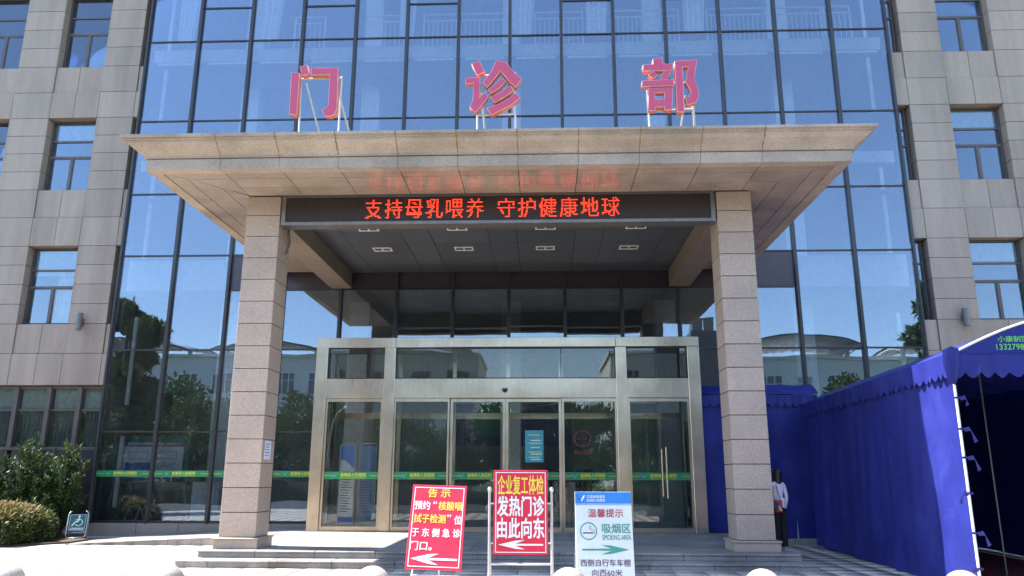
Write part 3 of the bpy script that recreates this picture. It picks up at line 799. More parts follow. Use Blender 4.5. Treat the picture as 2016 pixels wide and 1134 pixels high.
character('pink Chinese gate character, leftmost on the canopy roof', [
    [[(262,220),(320,227),(298,522),(246,515)]],
    [[(320,182),(372,171),(386,234),(337,246)]],
    [[(400,193),(587,190),(581,420),(579,478),(562,514),(530,531),(489,526),(474,479),(503,474),(517,452),(530,238),(399,241)]],
  ], o1, s1, -5.0, [((-5.40, LY+.17, ROOF), (-5.45, LY+.17, 10.5)), ((-4.52, LY+.17, ROOF), (-4.52, LY+.17, 10.6)), ((-5.45, LY+.17, 10.55), (-4.5, LY+.17, 10.55)),
     ((-5.33, LY+.19, 10.45), (-5.02, LY+1.35, ROOF)), ((-4.55, LY+.19, 10.1), (-4.28, LY+1.35, ROOF))], 'rooftop_character')
o2, s2 = (880, 80), 3.476
character('pink Chinese examine character in the middle of the canopy roof', [
    [[(168,158),(222,140),(259,212),(207,239)]],
    [[(127,256),(228,252),(226,390),(262,350),(283,386),(195,494),(155,456),(176,412),(182,292),(127,296)]],
    [[(335,138),(405,146),(440,196),(510,262),(470,322),(410,262),(366,208),(325,262),(276,322),(244,286),(300,218)]],
    [[(280,334),(330,300),(368,256),(406,276),(360,325),(302,362)]],
    [[(296,388),(375,350),(432,306),(457,342),(395,386),(326,426)]],
    [[(270,462),(350,436),(425,396),(470,358),(501,394),(440,440),(378,472),(306,510)]],
  ], o2, s2, -1.05, [((-1.42, LY+.17, ROOF), (-1.42, LY+.17, 10.55)), ((-.58, LY+.17, ROOF), (-.58, LY+.17, 10.62)), ((-1.42, LY+.17, 10.55), (-.58, LY+.17, 10.58)), ((-1.42, LY+.17, 9.58), (-.58, LY+.17, 9.6)), ((-1.42, LY+.17, 10.05), (-.58, LY+.17, 10.07)),
     ((-1.35, LY+.19, 10.3), (-1.24, LY+1.1, ROOF)), ((-.63, LY+.19, 10.3), (-.52, LY+1.1, ROOF))], 'rooftop_character')
character('pink Chinese department character, rightmost on the canopy roof', [
    [[(1340,166),(1410,162),(1407,128),(1470,113),(1478,160),(1546,158),(1541,204),(1342,209)]],
    [[(1378,233),(1412,207),(1440,240),(1406,263)]],
    [[(1480,208),(1530,213),(1510,266),(1458,266)]],
    [[(1335,276),(1553,266),(1551,311),(1332,316)]],
    [[(1376,326),(1546,322),(1541,474),(1490,476),(1488,452),(1427,456),(1425,480),(1380,479)], [(1424,358),(1488,355),(1486,402),(1424,405)]],
    [[(1557,140),(1711,132),(1692,262),(1718,322),(1726,380),(1706,424),(1644,441),(1629,386),(1656,384),(1668,360),(1661,328),(1632,285),(1650,180),(1612,181),(1624,490),(1575,488)]],
  ], o2, s2, 2.8, [((2.38, LY+.17, ROOF), (2.36, LY+.17, 10.3)), ((3.33, LY+.17, 9.5), (3.38, LY+.17, 10.5)), ((2.38, LY+.17, 10.25), (3.38, LY+.17, 10.3)), ((2.38, LY+.17, 9.62), (3.33, LY+.17, 9.65)),
     ((3.2, LY+.19, 10.0), (3.05, LY+.9, ROOF)), ((3.36, LY+.19, 10.1), (3.5, LY+.9, ROOF)), ((2.38, LY+.19, 9.25), (2.05, LY+.4, ROOF))], 'rooftop_character')

# ------------------------------------------------------------------ sliding door vestibule
DY = 22.30
DR = empty('entrance_doors', (-1.07, DY, .28), 'brushed steel framed glass entrance doors with green stripe', 'doors')
for x0, x1 in ((-6.64,-6.30),(-4.62,-4.30),(2.10,2.41),(4.16,4.50)):
    put('frame_post', DR, 'steel', x0, x1, DY, DY+.26, .281, 5.45, .008)
for x0, x1 in ((-6.64,-4.31),(-4.303,2.103),(2.11,4.50)): put('top_rail', DR, 'steel', x0+.003, x1-.003, DY-.012, DY+.27, 5.452, 5.735, .008)
for x0, x1 in ((-6.298,-4.622),(-4.298,2.098),(2.412,4.158)): put('header', DR, 'steel', x0, x1, DY+.012, DY+.25, 3.975, 4.535, .006)
def tpane(x0, x1): put('glass_pane', DR, 'door_glass', x0, x1, DY+.12, DY+.132, 4.535, 5.452, .002)
tpane(-6.3,-4.62); tpane(-4.3,.52); tpane(.525,2.1); tpane(2.41,4.16)
put('glazing_bar', DR, 'mullion', .51, .535, DY+.10, DY+.119, 4.536, 5.45, .002)
for x0, x1 in ((-6.3,-4.62),(-4.3,2.1),(2.41,4.16)):
    MB().box(x0, x1, DY+.07, DY+.15, 4.536, 4.565).box(x0, x1, DY+.07, DY+.15, 5.42, 5.451).box(x0, x0+.03, DY+.07, DY+.15, 4.565, 5.42).box(x1-.03, x1, DY+.07, DY+.15, 4.565, 5.42).build('glazing_bead', 'mullion', DR)
def logo(parent, x, y, z, s):
    a = MB().prism([(x-.9*s, z+.8*s), (x-.5*s, z+.5*s), (x-.05*s, z-.3*s), (x+.05*s, z-.9*s), (x-.4*s, z-.6*s), (x-.8*s, z+.1*s)], y-.0005, y); a.build('logo_mark', 'logo_blue', parent)
    b2 = MB().prism([(x+.12*s, z-.75*s), (x+.1*s, z-.1*s), (x+.45*s, z+.55*s), (x+1.0*s, z+.95*s), (x+.75*s, z+.25*s), (x+.4*s, z-.4*s)], y-.0005, y); b2.build('logo_mark', 'logo_green', parent)
def stripe(parent, x0, x1, z0, z1, y):
    h = z1-z0; xc = (x0+x1)/2
    st = put('safety_stripe', parent, 'stripe_green', x0, x1, y-.004, y-.001, z0, z1, .0005)
    st2 = parent
    w = min(.80, (x1-x0)*.52)
    logo(st2, xc-w*.62+.02, y-.0055, (z0+z1)/2, h*.36)
    lettering(st2, '金湖县人民医院', xc+.06, y-.006, z0+h*.60, w*.92, h*.46, 'stripe_yellow', .03, local=False)
    lettering(st2, "Jinhu County People's Hospital", xc+.06, y-.006, z0+h*.19, w*.92, h*.2, 'stripe_yellow', .01, local=False)
    for xa, xb in ((x0+.0, x0+(x1-x0)*.15), (x1-(x1-x0)*.15, x1)):
        put('stripe_line', st2, 'stripe_orange', xa, xb, y-.0065, y-.0045, (z0+z1)/2-.012, (z0+z1)/2+.012, .0005)
def leaf(x0, x1, fw, y):
    f = MB().box(x0, x0+fw, y, y+.07, .30, 3.965).box(x1-fw, x1, y, y+.07, .30, 3.965).box(x0+fw, x1-fw, y, y+.07, 3.87, 3.965).box(x0+fw, x1-fw, y, y+.07, .30, .41)
    d = f.build('door_leaf', 'steel', DR, ((x0+x1)/2, y, .3))
    put('glass_pane', d, 'door_glass', x0+fw, x1-fw, y+.03, y+.04, .41, 3.87, .002, rot=(random.uniform(-.002,.002), 0, random.uniform(-.002,.002)))
    stripe(d, x0+fw+.003, x1-fw-.003, 1.69, 1.90, y+.024)
    return d
leaf(-6.295,-4.625,.06,DY+.06); leaf(2.415,4.155,.06,DY+.06)
lv = [leaf(-4.295,-2.69,.055,DY+.05), leaf(-2.67,-1.085,.075,DY+.125), leaf(-1.075,.52,.075,DY+.125), leaf(.54,2.095,.055,DY+.05)]
put('door_pull', DR, 'steel', 3.42, 3.46, DY+.0, DY+.03, 1.2, 2.6, .008); put('door_pull', DR, 'steel', 3.30, 3.33, DY+.0, DY+.03, 1.25, 2.55, .008)
put('threshold', DR, 'steel', -6.3, 4.16, DY+.02, DY+.25, .281, .297, .004)
# vestibule flanks, roof and inner door line
MB().box(-6.64, 4.5, DY+.275, YF-.14, 5.50, 5.62).build('vestibule_roof', 'spandrel', DR)
for x in (-6.58, 4.42):
    MB().box(x-.03, x+.03, DY+.28, DY+.34, .29, 5.49).box(x-.03, x+.03, YF-.25, YF-.16, .29, 5.49).box(x-.03, x+.03, DY+.34, YF-.25, 3.95, 4.1).build('side_frame', 'steel', DR)
    put('glass_pane', DR, 'door_glass', x-.006, x+.006, DY+.34, YF-.25, .3, 3.95, .002); put('glass_pane', DR, 'door_glass', x-.006, x+.006, DY+.34, YF-.25, 4.1, 5.49, .002)
for x in (-6.45,-4.45,-2.75,-1.08,.55,2.25,4.3):
    put('inner_frame', DR, 'steel', x-.06, x+.06, YF-.06, YF+.06, .28, 5.48, .006)
MB().box(-6.38, 4.23, YF-.04, YF+.04, 3.5, 3.68).build('inner_header', 'steel', DR)
for a, b2 in ((-4.38,-2.82),(-2.68,-1.15),(-1.0,.48),(.62,2.18),(-6.38,-4.52),(2.32,4.23)):
    if a in (-2.68, -1.0): continue
    put('inner_pane', DR, 'door_glass', a, b2, YF, YF+.012, .3, 3.5, .002)
sc_ = MB().lathe([(.001,-.05),(.05,-.045),(.075,-.02),(.08,.0),(.08,.012)], (-1.10, DY-.06, 4.19), 20).build('motion_sensor', 'black', DR, smooth=True)
MB().box(-1.18, -1.02, DY-.10, DY+.011, 4.20, 4.25).build('sensor_bracket', 'lamp_grey', DR)
# printed sheets on the glass
po_ = put('teal_notice', lv[2], 'teal_poster', -.52, .0, DY+.135, DY+.137, 2.17, 3.06, .0005)
for i, z in enumerate((2.93, 2.78, 2.70, 2.58, 2.46, 2.40, 2.31, 2.25)):
    put('notice_line', lv[2], 'stripe_yellow' if i in (0, 2, 4, 6) else 'white_print', -.42+.06*(i % 2), -.10+.03*(i % 3), DY+.1335, DY+.1345, z-.012, z+.012, .0003)
ns = MB()
for j in range(32):
    a, b2 = 2*math.pi*j/32, 2*math.pi*(j+1)/32
    ns.quad(*[(1.11+r_*math.cos(t), DY+.073, 2.83+r_*math.sin(t)) for r_, t in ((.215, a), (.24, a), (.24, b2), (.215, b2))])
ns.quad((.965, DY+.0725, 3.0), (.99, DY+.0725, 2.985), (1.255, DY+.0725, 2.66), (1.23, DY+.0725, 2.675)); ns.build('no_smoking_sticker', 'faded_red', lv[3])
MB().box(.96, 1.20, DY+.0722, DY+.0732, 2.79, 2.83).box(1.215, 1.25, DY+.0722, DY+.0732, 2.79, 2.93).build('cigarette_symbol', 'black', lv[3])
lettering(lv[3], '禁止吸烟', 1.11, DY+.072, 2.45, .50, .12, 'faded_red', .01, local=False)
# stripes on the curtain wall beside the doors
for k in (0, 1, 2, 3, 10, 11, 12):
    stripe(CW, MX[k]+.07, MX[k+1]-.07, 1.74, 1.93, YF-.012)

# ------------------------------------------------------------------ lobby things seen through the glass
def standing_banner(x, y, w, label, tone):
    b2 = empty('standing_banner', (x, y, .28), label, 'banner', 'standing banners inside the doors')
    MB().tube([(x-w/2-.02, y, .30), (x-w/2-.02, y, 2.66), (x-w/2+.04, y, 2.72), (x+w/2-.04, y, 2.72), (x+w/2+.02, y, 2.66), (x+w/2+.02, y, .30)], .016, 6).build('frame', 'white_steel', b2, smooth=True)
    MB().box(x-w/2-.03, x+w/2+.03, y-.15, y+.15, .281, .30).build('foot', 'grey_steel', b2)
    sh = put('printed_sheet', b2, tone, x-w/2, x+w/2, y-.006, y+.004, .42, 2.66, .002)
    if tone == 'paper':
        MB().prism([(x-w/2, 2.65), (x-w/2, 2.25), (x-.05, 2.22), (x+w/2, 1.98), (x+w/2, 2.65)], y-.0085, y-.0075).build('print_field', 'blue_print', sh)
        MB().box(x-w/2, x+w/2, y-.0085, y-.0075, .43, .62).build('print_field', 'blue_print', sh)
    for i in range(16):
        z = 1.9-i*.075
        put('print_line', sh, 'plum_print', x-w*.40+(.04 if i % 4 == 0 else 0), x+w*.40-random.uniform(0, .12), y-.0095, y-.0085, z-.012, z+.012, .0003)
standing_banner(-5.78, 23.2, .42, 'white standing banner with blue head, first behind the left door', 'paper')
standing_banner(-5.20, 23.3, .46, 'all blue standing banner, second behind the left door', 'banner_blue')
db = empty('display_board', (-12.5, 24.850, .27), 'green framed notice board on legs inside the left glass', 'notice board')
MB().box(-13.8,-11.35,24.910,24.970,1.55,3.0).build('board_back', 'board_green', db)
for x in (-13.7, -11.5): MB().tube([(x, 24.950, 1.6), (x-.25, 24.950, .28)], .05, 6).tube([(x, 25.050, 1.6), (x+.2, 25.150, .28)], .04, 6).build('leg', 'board_green', db)
ds = put('printed_panel', db, 'purple_print', -13.65, -11.48, 24.885, 24.905, 1.62, 2.85, .002)
put('plan_sheet', ds, 'paper', -13.45, -11.52, 24.878, 24.884, 1.72, 2.68, .002)
lettering(ds, '金湖县自然资源和规划局规划设计方案批前公示', -12.5, 24.880, 2.77, 1.75, .10, 'white_print', .02, local=False)
put('plan_photo', ds, 'deep_blue_print', -13.4, -12.5, 24.874, 24.877, 1.76, 2.18, .001)
for i in range(9): put('print_line', ds, 'plum_print', -12.42, -11.65-random.uniform(0, .2), 24.874, 24.877, 2.14-i*.042, 2.15-i*.042, .0005)
for xa in (-13.3, -12.35):
    MB().box(xa, xa+.62, 24.874, 24.877, 2.52, 2.53).box(xa, xa+.62, 24.874, 24.877, 2.30, 2.31).box(xa, xa+.01, 24.874, 24.877, 2.31, 2.52).box(xa+.61, xa+.62, 24.874, 24.877, 2.31, 2.52).build('plan_outline', 'plum_print', ds)
wb = empty('white_board', (-10.9, 25.3, .27), 'pale leaning board inside the glass by the left column', 'board')
put('board_sheet', wb, 'paper', -11.3, -10.42, 25.28, 25.31, .42, 1.58, .004); put('board_rail', wb, 'grey_steel', -11.32, -10.40, 25.27, 25.32, .37, .42, .004)
lb = empty('lobby_banner', (-1.4, 30, 3), 'purple printed banner hung deep inside the lobby', 'banner')
lbs = put('banner_sheet', lb, 'purple_print', -3.4, 1.1, 29.98, 30.02, 2.9, 4.5, .004)
MB().lathe([(.001,-.005),(.75,-.005),(.75,.005),(.001,.005)], (0,0,0), 32).local('emblem_disc', 'teal_print', lbs, (-.9, -.03, .25), (R(90), 0, 0))
lettering(lbs, '健康金湖 卫生惠民', .9, -.03, .25, 1.9, .5, 'deep_blue_print', .02)
gt = empty('folding_gate', (1.2, 24.75, .27), 'black folding lattice gate inside the right door', 'gate')
for i in range(11):
    x = -.2+i*.22
    MB().box(x-.012, x+.012, 24.73, 24.77, .28, 1.95).build('gate_bar', 'black', gt)
    if i < 10:
        for j in range(4):
            z = .35+j*.4
            MB().tube([(x, 24.74, z), (x+.22, 24.74, z+.4)], .011, 4).tube([(x, 24.76, z+.4), (x+.22, 24.76, z)], .011, 4).build('gate_lattice', 'black', gt)

# ------------------------------------------------------------------ wall lamps
for x, lab in ((-14.94, 'grey cylinder lamp on the left granite wing'), (13.05, 'grey cylinder lamp on the right granite wing above the tent')):
    l = empty('wall_lamp', (x, YF, 6.6), lab, 'lamp', 'grey wall lamps on the wings')
    MB().lathe([(.06,-.28),(.085,-.28),(.09,-.27),(.09,.27),(.085,.28),(.06,.28),(.055,.25)], (x, YF-.17, 6.6), 24).build('lamp_body', 'lamp_grey', l, smooth=False)
    MB().box(x-.035, x+.035, YF-.10, YF-.005, 6.54, 6.66).box(x-.06, x+.06, YF-.02, YF-.004, 6.48, 6.72).build('bracket', 'lamp_grey', l)

# ------------------------------------------------------------------ paper notice on the left column
pn_ = put('paper_notice', None, 'paper', -6.118, -6.114, 17.10, 17.50, 2.13, 2.53, .0005); tag(pn_, 'pale paper notice taped to the left column', 'notice')
for i in range(5):
    put('print_line', pn_, 'deep_blue_print', -6.1135, -6.1125, 17.14, 17.44-random.uniform(0, .08), 2.46-i*.06-.008, 2.46-i*.06+.008, .0003)

# ------------------------------------------------------------------ boards on the plaza
def board_root(name, loc, tilt, yaw, label, cat='sign board'):
    e = empty(name, loc, label, cat); e.rotation_euler = (0, 0, yaw); return e
def arrow(parent, x0, x1, z, h, y, mat, left=True):
    """long thin swept arrow like the printed one"""
    L = x1-x0
    p = [(0, 0), (.40, .5), (.60, .56), (.38, .12), (1, .10), (1, -.10), (.38, -.12), (.60, -.56), (.40, -.5)]
    p = [((x0+u*L) if left else (x1-u*L), z+v*h) for u, v in p]
    # split into convex pieces
    q = MB(); 
    for ids in ((0, 1, 2, 3), (0, 3, 6), (0, 6, 7, 8), (3, 4, 5, 6)):
        q.add([(p[i][0], y, p[i][1]) for i in ids], [tuple(range(len(ids)))])
    q.local('arrow', mat, parent)
def border(parent, w, h, t, inset, y, mat):
    a, b2 = w/2-inset, h/2-inset
    MB().box(-a, a, y, y+.001, b2-t, b2).box(-a, a, y, y+.001, -b2, -b2+t).box(-a, -a+t, y, y+.001, -b2+t, b2-t).box(a-t, a, y, y+.001, -b2+t, b2-t).local('border_line', mat, parent)
def sheet(parent, w, h, mat, loc, rot, name='panel'):
    o = bpy.data.objects.new(name, cbox_mesh(w, .025, h, .004, mat)); COL.objects.link(o); o.parent = parent; o.location = loc; o.rotation_euler = rot
    return o
Y0 = -.0145
# 1: red notice, leaning back on an easel
e1 = board_root('notice_board', (-1.62, 12.15, 0), 0, R(-2), 'red notice board leaning back with four lines of yellow and white text')
T1 = R(-14)
b1 = sheet(e1, .84, 1.24, 'red_board', (0, 0, 1.04), (T1, R(1.5), 0))
border(b1, .84, 1.24, .012, .035, Y0-.001, 'white_print')
def row(parent, s, x, z, w, h, mat, bold=.02): lettering(parent, s, x, Y0-.002, z, w, h, mat, bold)
row(b1, '告 示', .0, .50, .34, .13, 'yellow_print', .022)
row(b1, '预约', -.245, .31, .235, .13, 'white_print', .022); row(b1, '“', -.05, .355, .055, .045, 'white_print', .02); row(b1, '核酸咽', .185, .31, .36, .13, 'yellow_print', .02)
row(b1, '拭子检测', -.115, .115, .485, .13, 'yellow_print', .02); row(b1, '”', .18, .16, .055, .045, 'white_print', .02); row(b1, '位', .32, .105, .115, .13, 'white_print', .022)
row(b1, '于 东 侧 急 诊', -.0, -.09, .74, .125, 'white_print', .022)
row(b1, '门口。', -.21, -.285, .33, .13, 'white_print', .022)
arrow(b1, -.35, .35, -.47, .14, Y0-.002, 'white_print')
for sx in (-.36, .36):
    MB().tube([(sx, .02+.52*math.sin(.24), .50), (sx, -.27, .0)], .016, 6).local('leg', 'grey_steel', e1)
MB().tube([(0, .30, 1.50), (-.05, .62, .0)], .014, 6).local('rear_strut', 'grey_steel', e1)
MB().tube([(-.36, -.10, .36), (.36, -.10, .36)], .012, 6).local('crossbar', 'grey_steel', e1)
# 2: red board between steel posts
e2 = board_root('notice_board', (-.355, 12.3, 0), 0, R(1), 'tall red board between steel posts with white arrow pointing left')
b2_ = sheet(e2, .83, 1.24, 'red_board', (0, -.02, 1.255), (R(-3), 0, 0))
border(b2_, .83, 1.24, .012, .03, Y0-.001, 'white_print')
row(b2_, '企业复工体检', 0, .40, .70, .285, 'yellow_print', .022)
row(b2_, '发热门诊', 0, .085, .71, .29, 'white_print', .03)
row(b2_, '由此向东', 0, -.235, .71, .29, 'white_print', .03)
arrow(b2_, -.34, .34, -.475, .12, Y0-.002, 'white_print')
for sx in (-.475, .475):
    MB().tube([(sx, -.02, .0), (sx, -.02, 1.55)], .021, 10).lathe([(.021,1.55),(.03,1.565),(.034,1.59),(.026,1.615),(.008,1.625)], (sx, -.02, 0), 12).local('post', 'grey_steel', e2, smooth=False)
    MB().tube([(sx, -.02, 1.42), (sx, .45, .0)], .018, 8).local('rear_leg', 'grey_steel', e2)
    for z in (.80, 1.38): MB().tube([(sx, -.02, z), (sx*.86, -.02, z)], .014, 6).local('stay', 'grey_steel', e2)
MB().tube([(-.46, -.02, .50), (.46, -.02, .50)], .018, 8).local('crossbar', 'grey_steel', e2); MB().tube([(-.46, -.02, .33), (.46, -.02, .33)], .016, 8).local('crossbar', 'grey_steel', e2)
# 3: white and blue smoking-area board
e3 = board_root('notice_board', (.905, 12.2, 0), 0, R(3), 'pale board with blue bands and green smoking symbol, rightmost board')
b3 = sheet(e3, .86, 1.52, 'pale_board', (0, 0, .80), (R(-7), 0, 0))
hw = .428
MB().box(-hw, hw, Y0-.0025, Y0, .585, .757).local('blue_band', 'blue_print', b3); MB().box(-hw, hw, Y0-.0025, Y0, -.757, -.50).local('blue_band', 'blue_print', b3)
MB().box(-hw, hw, Y0-.0025, Y0, .565, .572).local('band_line', 'blue_print', b3)
MB().prism([(-.40,.71),(-.37,.69),(-.345,.635),(-.34,.605),(-.375,.635)], Y0-.004, Y0-.003).local('logo_mark', 'deep_blue_print', b3)
MB().prism([(-.335,.61),(-.33,.65),(-.30,.70),(-.275,.715),(-.29,.67)], Y0-.004, Y0-.003).local('logo_mark', 'white_print', b3)
lettering(b3, '江苏省金湖县', -.11, Y0-.004, .69, .28, .045, 'white_print', .01); lettering(b3, '金湖县人民医院', -.11, Y0-.004, .635, .28, .045, 'white_print', .01)
lettering(b3, '温馨提示', .03, Y0-.002, .445, .53, .12, 'crimson_print', .012)
ring = MB()
for j in range(36):
    a, c_ = 2*math.pi*j/36, 2*math.pi*(j+1)/36
    ring.quad(*[(-.235+r_*math.cos(t), Y0-.002, .185+r_*math.sin(t)) for r_, t in ((.112, a), (.128, a), (.128, c_), (.112, c_))])
ring.local('symbol_ring', 'teal_print', b3)
MB().box(-.32, -.165, Y0-.003, Y0-.001, .150, .168).local('cigarette_symbol', 'plum_print', b3); MB().box(-.155, -.145, Y0-.003, Y0-.001, .150, .195).box(-.20, -.155, Y0-.003, Y0-.001, .195, .202).box(-.225, -.218, Y0-.003, Y0-.001, .205, .25).box(-.218, -.19, Y0-.003, Y0-.001, .25, .257).box(-.205, -.198, Y0-.003, Y0-.001, .203, .228).local('smoke_symbol', 'teal_print', b3)
lettering(b3, '吸烟区', .185, Y0-.002, .225, .43, .135, 'teal_print', .018); lettering(b3, 'SMOKING AREA', .185, Y0-.002, .095, .43, .075, 'teal_print', .008)
arrow(b3, -.34, .37, -.08, .12, Y0-.002, 'teal_print', left=False)
lettering(b3, '西侧自行车车棚', 0, Y0-.002, -.265, .74, .10, 'plum_print', .012); lettering(b3, '向西60米', .02, Y0-.002, -.405, .45, .10, 'plum_print', .012)
for sx in (-.40, .40):
    MB().tube([(sx, .045, .55), (sx, .16, 1.5), (sx, .55, 0)], .014, 6).local('rear_strut', 'grey_steel', e3)
    MB().tube([(sx, -.07, .12), (sx, -.10, .0)], .016, 6).local('leg', 'grey_steel', e3)

# green wheelchair A-board by the hedge
e4 = board_root('accessibility_sign', (-13.30, 22.55, .05), 0, R(24), 'green wheelchair symbol A-board with silver tube frame beside the hedge', 'sign')
def ab_frame(tilt, nm):
    q = [(-.26,0,.03),(-.28,0,.10),(-.28,0,.74),(-.26,0,.80),(-.22,0,.82)]
    pth = [(-.20,0,.0),(-.26,0,.03),(-.285,0,.10),(-.285,0,.78),(-.25,0,.86),(-.20,0,.88)]
    pth2 = [(-x,y,z) for x, y, z in pth]
    f = MB().tube(pth, .018, 8).tube(pth2, .018, 8).tube([(-.20,0,.0),(.20,0,.0)], .018, 8).tube([(-.285,0,.17),(.285,0,.17)], .012, 6)
    return f.local(nm, 'grey_steel', e4, (0, -.32 if tilt < 0 else .32, .02), (tilt, 0, 0), smooth=True)
e4.scale = (.86, .86, .86)
f1 = ab_frame(R(-20), 'front_frame'); ab_frame(R(20), 'rear_frame')
p4 = sheet(f1, .50, .56, 'sign_green', (0, 0, .50), (0, 0, 0))
border(p4, .50, .56, .008, .02, Y0-.001, 'white_print')
wc = MB()
for j in range(26):
    a, c_ = -2.6+4.2*j/26, -2.6+4.2*(j+1)/26
    wc.quad(*[(.04+r_*math.cos(t), Y0-.002, .0+r_*math.sin(t)) for r_, t in ((.095, a), (.118, a), (.118, c_), (.095, c_))])
for j in range(14):
    a, c_ = 2*math.pi*j/14, 2*math.pi*(j+1)/14
    wc.add([(.035, Y0-.002, .205), (.035+.034*math.cos(a), Y0-.002, .205+.034*math.sin(a)), (.035+.034*math.cos(c_), Y0-.002, .205+.034*math.sin(c_))], [(0, 1, 2)])
for a, c_, w in (((.03,.165),(.015,.03),.022), ((.02,.09),(-.07,.085),.014), ((.015,.03),(-.07,.02),.02), ((-.07,.02),(-.14,-.10),.018), ((-.14,-.10),(-.175,-.095),.014)):
    d = Vector((c_[0]-a[0], c_[1]-a[1])).normalized(); n = Vector((-d.y, d.x))*w
    wc.quad((a[0]+n.x, Y0-.002, a[1]+n.y), (a[0]-n.x, Y0-.002, a[1]-n.y), (c_[0]-n.x, Y0-.002, c_[1]-n.y), (c_[0]+n.x, Y0-.002, c_[1]+n.y))
wc.local('wheelchair_symbol', 'white_print', p4)
lettering(p4, '无障碍通道', 0, Y0-.002, -.205, .40, .075, 'white_print', .02)

# ------------------------------------------------------------------ stone ball bollards
BW = ['first from the left', 'second from the left', 'third from the left', 'third from the right', 'second from the right', 'first from the right']
BX = [-7.08, -4.93, -2.22, .31, 2.76, 5.24]
BE = ['at the far left corner', 'left of the porch steps', 'just left of the red notice', 'between the tall red board and pale board', 'before the right column', 'before the blue tent']
bme = MB().lathe([(.001,.15)]+[(.242*math.sin(t), .41-.242*math.cos(t)) for t in [math.pi*(.18+.82*i/16) for i in range(16)]]+[(.001,.652)], n=32).mesh('ball', 'bollard', True)
bbe = MB().lathe([(.001,0),(.20,0),(.20,.06),(.19,.075),(.15,.085),(.13,.12),(.135,.17),(.15,.185),(.001,.19)], n=28).mesh('pedestal', 'bollard', False)
for i, x in enumerate(BX):
    b_ = empty('ball_bollard', (x, 10.5, 0), 'round pink granite ball bollard '+BE[i], 'bollard', 'granite ball bollards along the plaza')
    for nm, me in (('ball', bme), ('pedestal', bbe)):
        o = bpy.data.objects.new(nm, me); COL.objects.link(o); o.parent = b_; o.rotation_euler = (0, 0, i)

# ------------------------------------------------------------------ blue tents
def scallop(p0, p1, zt, drop, n, y_off=0):
    """valance with scalloped lower edge from p0 to p1 (x, y)"""
    q = MB(); m = 8; L = n*m
    vs = []
    for i in range(L+1):
        u = i/L; x = p0[0]+(p1[0]-p0[0])*u; y = p0[1]+(p1[1]-p0[1])*u
        ph = (i % m)/m; d = drop - .09*(1-abs(math.sin(math.pi*u*n)))
        z0 = zt[0]+(zt[1]-zt[0])*u; wob = .012*math.sin(u*40)+.01*math.sin(u*97)
        nx, ny = -(p1[1]-p0[1]), (p1[0]-p0[0]); ln = math.hypot(nx, ny); nx /= ln; ny /= ln
        vs += [(x, y, z0), (x+nx*wob, y+ny*wob, z0-d*.6), (x+nx*wob*1.6, y+ny*wob*1.6, z0-d)]
    q.add(vs, [(i*3+j, (i+1)*3+j, (i+1)*3+j+1, i*3+j+1) for i in range(L) for j in range(2)])
    return q
TA, TB = Vector((6.72, 12.95)), Vector((7.30, 22.0)); TW = 4.0
tdir = (TB-TA).normalized(); tn = Vector((tdir.y, -tdir.x))        # tn: across the tent, to the right
TL = (TB-TA).length
def tp(u, v): q = TA+tn*u+tdir*v; return (q.x, q.y)
TENT = empty('blue_tent', (*tp(TW/2, TL/2), 0), 'large blue tarpaulin tent with arched front and scalloped edge, nearest at right', 'tent')
EZ = 3.72
def wall_fn(u0, v0, u1, v1, z0, z1, amp=.035, seed=0):
    def fn(s, t):
        x, y = tp(u0+(u1-u0)*s, v0+(v1-v0)*s); L = math.hypot(u1-u0, v1-v0)*s
        w = amp*(math.sin(L*2.1+seed+.5*math.sin(t*3))+.6*math.sin(L*5.3+1.7*t+seed)+.35*math.sin(L*11+2.5*t))*(.25+.75*(1-t))
        w += .02*math.sin(9*(L+.8*t))*math.exp(-((L*.5 % 1.6)-.8)**2*6)*(1-t) + .05*math.exp(-((t-.05)/.08)**2)*math.sin(L*3.1+seed)
        nx, ny = (tn.x, tn.y) if u0 == u1 else (tdir.x, tdir.y)
        return (x+nx*w, y+ny*w, z0+(z1-z0)*t)
    return fn
MB().grid(wall_fn(0, .05, 0, TL, .02, EZ-.05, .042), 160, 32).build('side_wall', 'tent', TENT, smooth=True)
MB().grid(wall_fn(TW, .05, TW, TL, .02, EZ+.12, .03, 2), 60, 8).build('side_wall', 'tent', TENT, smooth=True)
def arch(s): return EZ + .035 + .62*math.sin(math.pi*s)
MB().grid(lambda s_, t: (*tp(TW*s_, TL), .02+(arch(s_)-.03)*t), 30, 8).build('rear_wall', 'tent', TENT, smooth=True)
def roof_fn(s, t):
    x, y = tp(-.06+(TW+.12)*s, -.04+(TL+.08)*t); sag = .05*math.sin(math.pi*s)*(math.sin(t*math.pi*5)**2)
    return (x, y, arch(s)-sag*.8-.015*math.sin(t*60+8*s))
MB().grid(roof_fn, 40, 80).build('roof', 'tent', TENT, smooth=True)
MB().grid(lambda s, t: (*tp(-.06+(TW+.12)*s, -.045), EZ+.0+(arch(s)-EZ)*t), 40, 4).build('front_gable', 'tent', TENT)
a_, b_2 = tp(-.06, -.06), tp(-.06, TL+.05)
scallop(a_, b_2, (EZ+.05, EZ+.05), .40, 40).build('valance', 'tent', TENT, smooth=True)
scallop(tp(-.06, -.07), tp(TW+.06, -.07), (EZ+.02, EZ+.02), .38, 18).build('valance', 'tent', TENT, smooth=True)
for u, v in ((.0, -.01), (.11, TL*.52), (TW-.1, 0), (TW-.1, TL*.5), (.11, TL-.1), (TW-.1, TL-.1)):
    x, y = tp(u, v); MB().tube([(x, y, 0), (x, y, EZ+.05)], .022, 8).build('pole', 'white_steel', TENT)
MB().tube([(*tp(TW*s, -.055), arch(s)+.01) for s in [i/24 for i in range(25)]], .022, 6).build('front_arch_tube', 'white_steel', TENT, smooth=True)
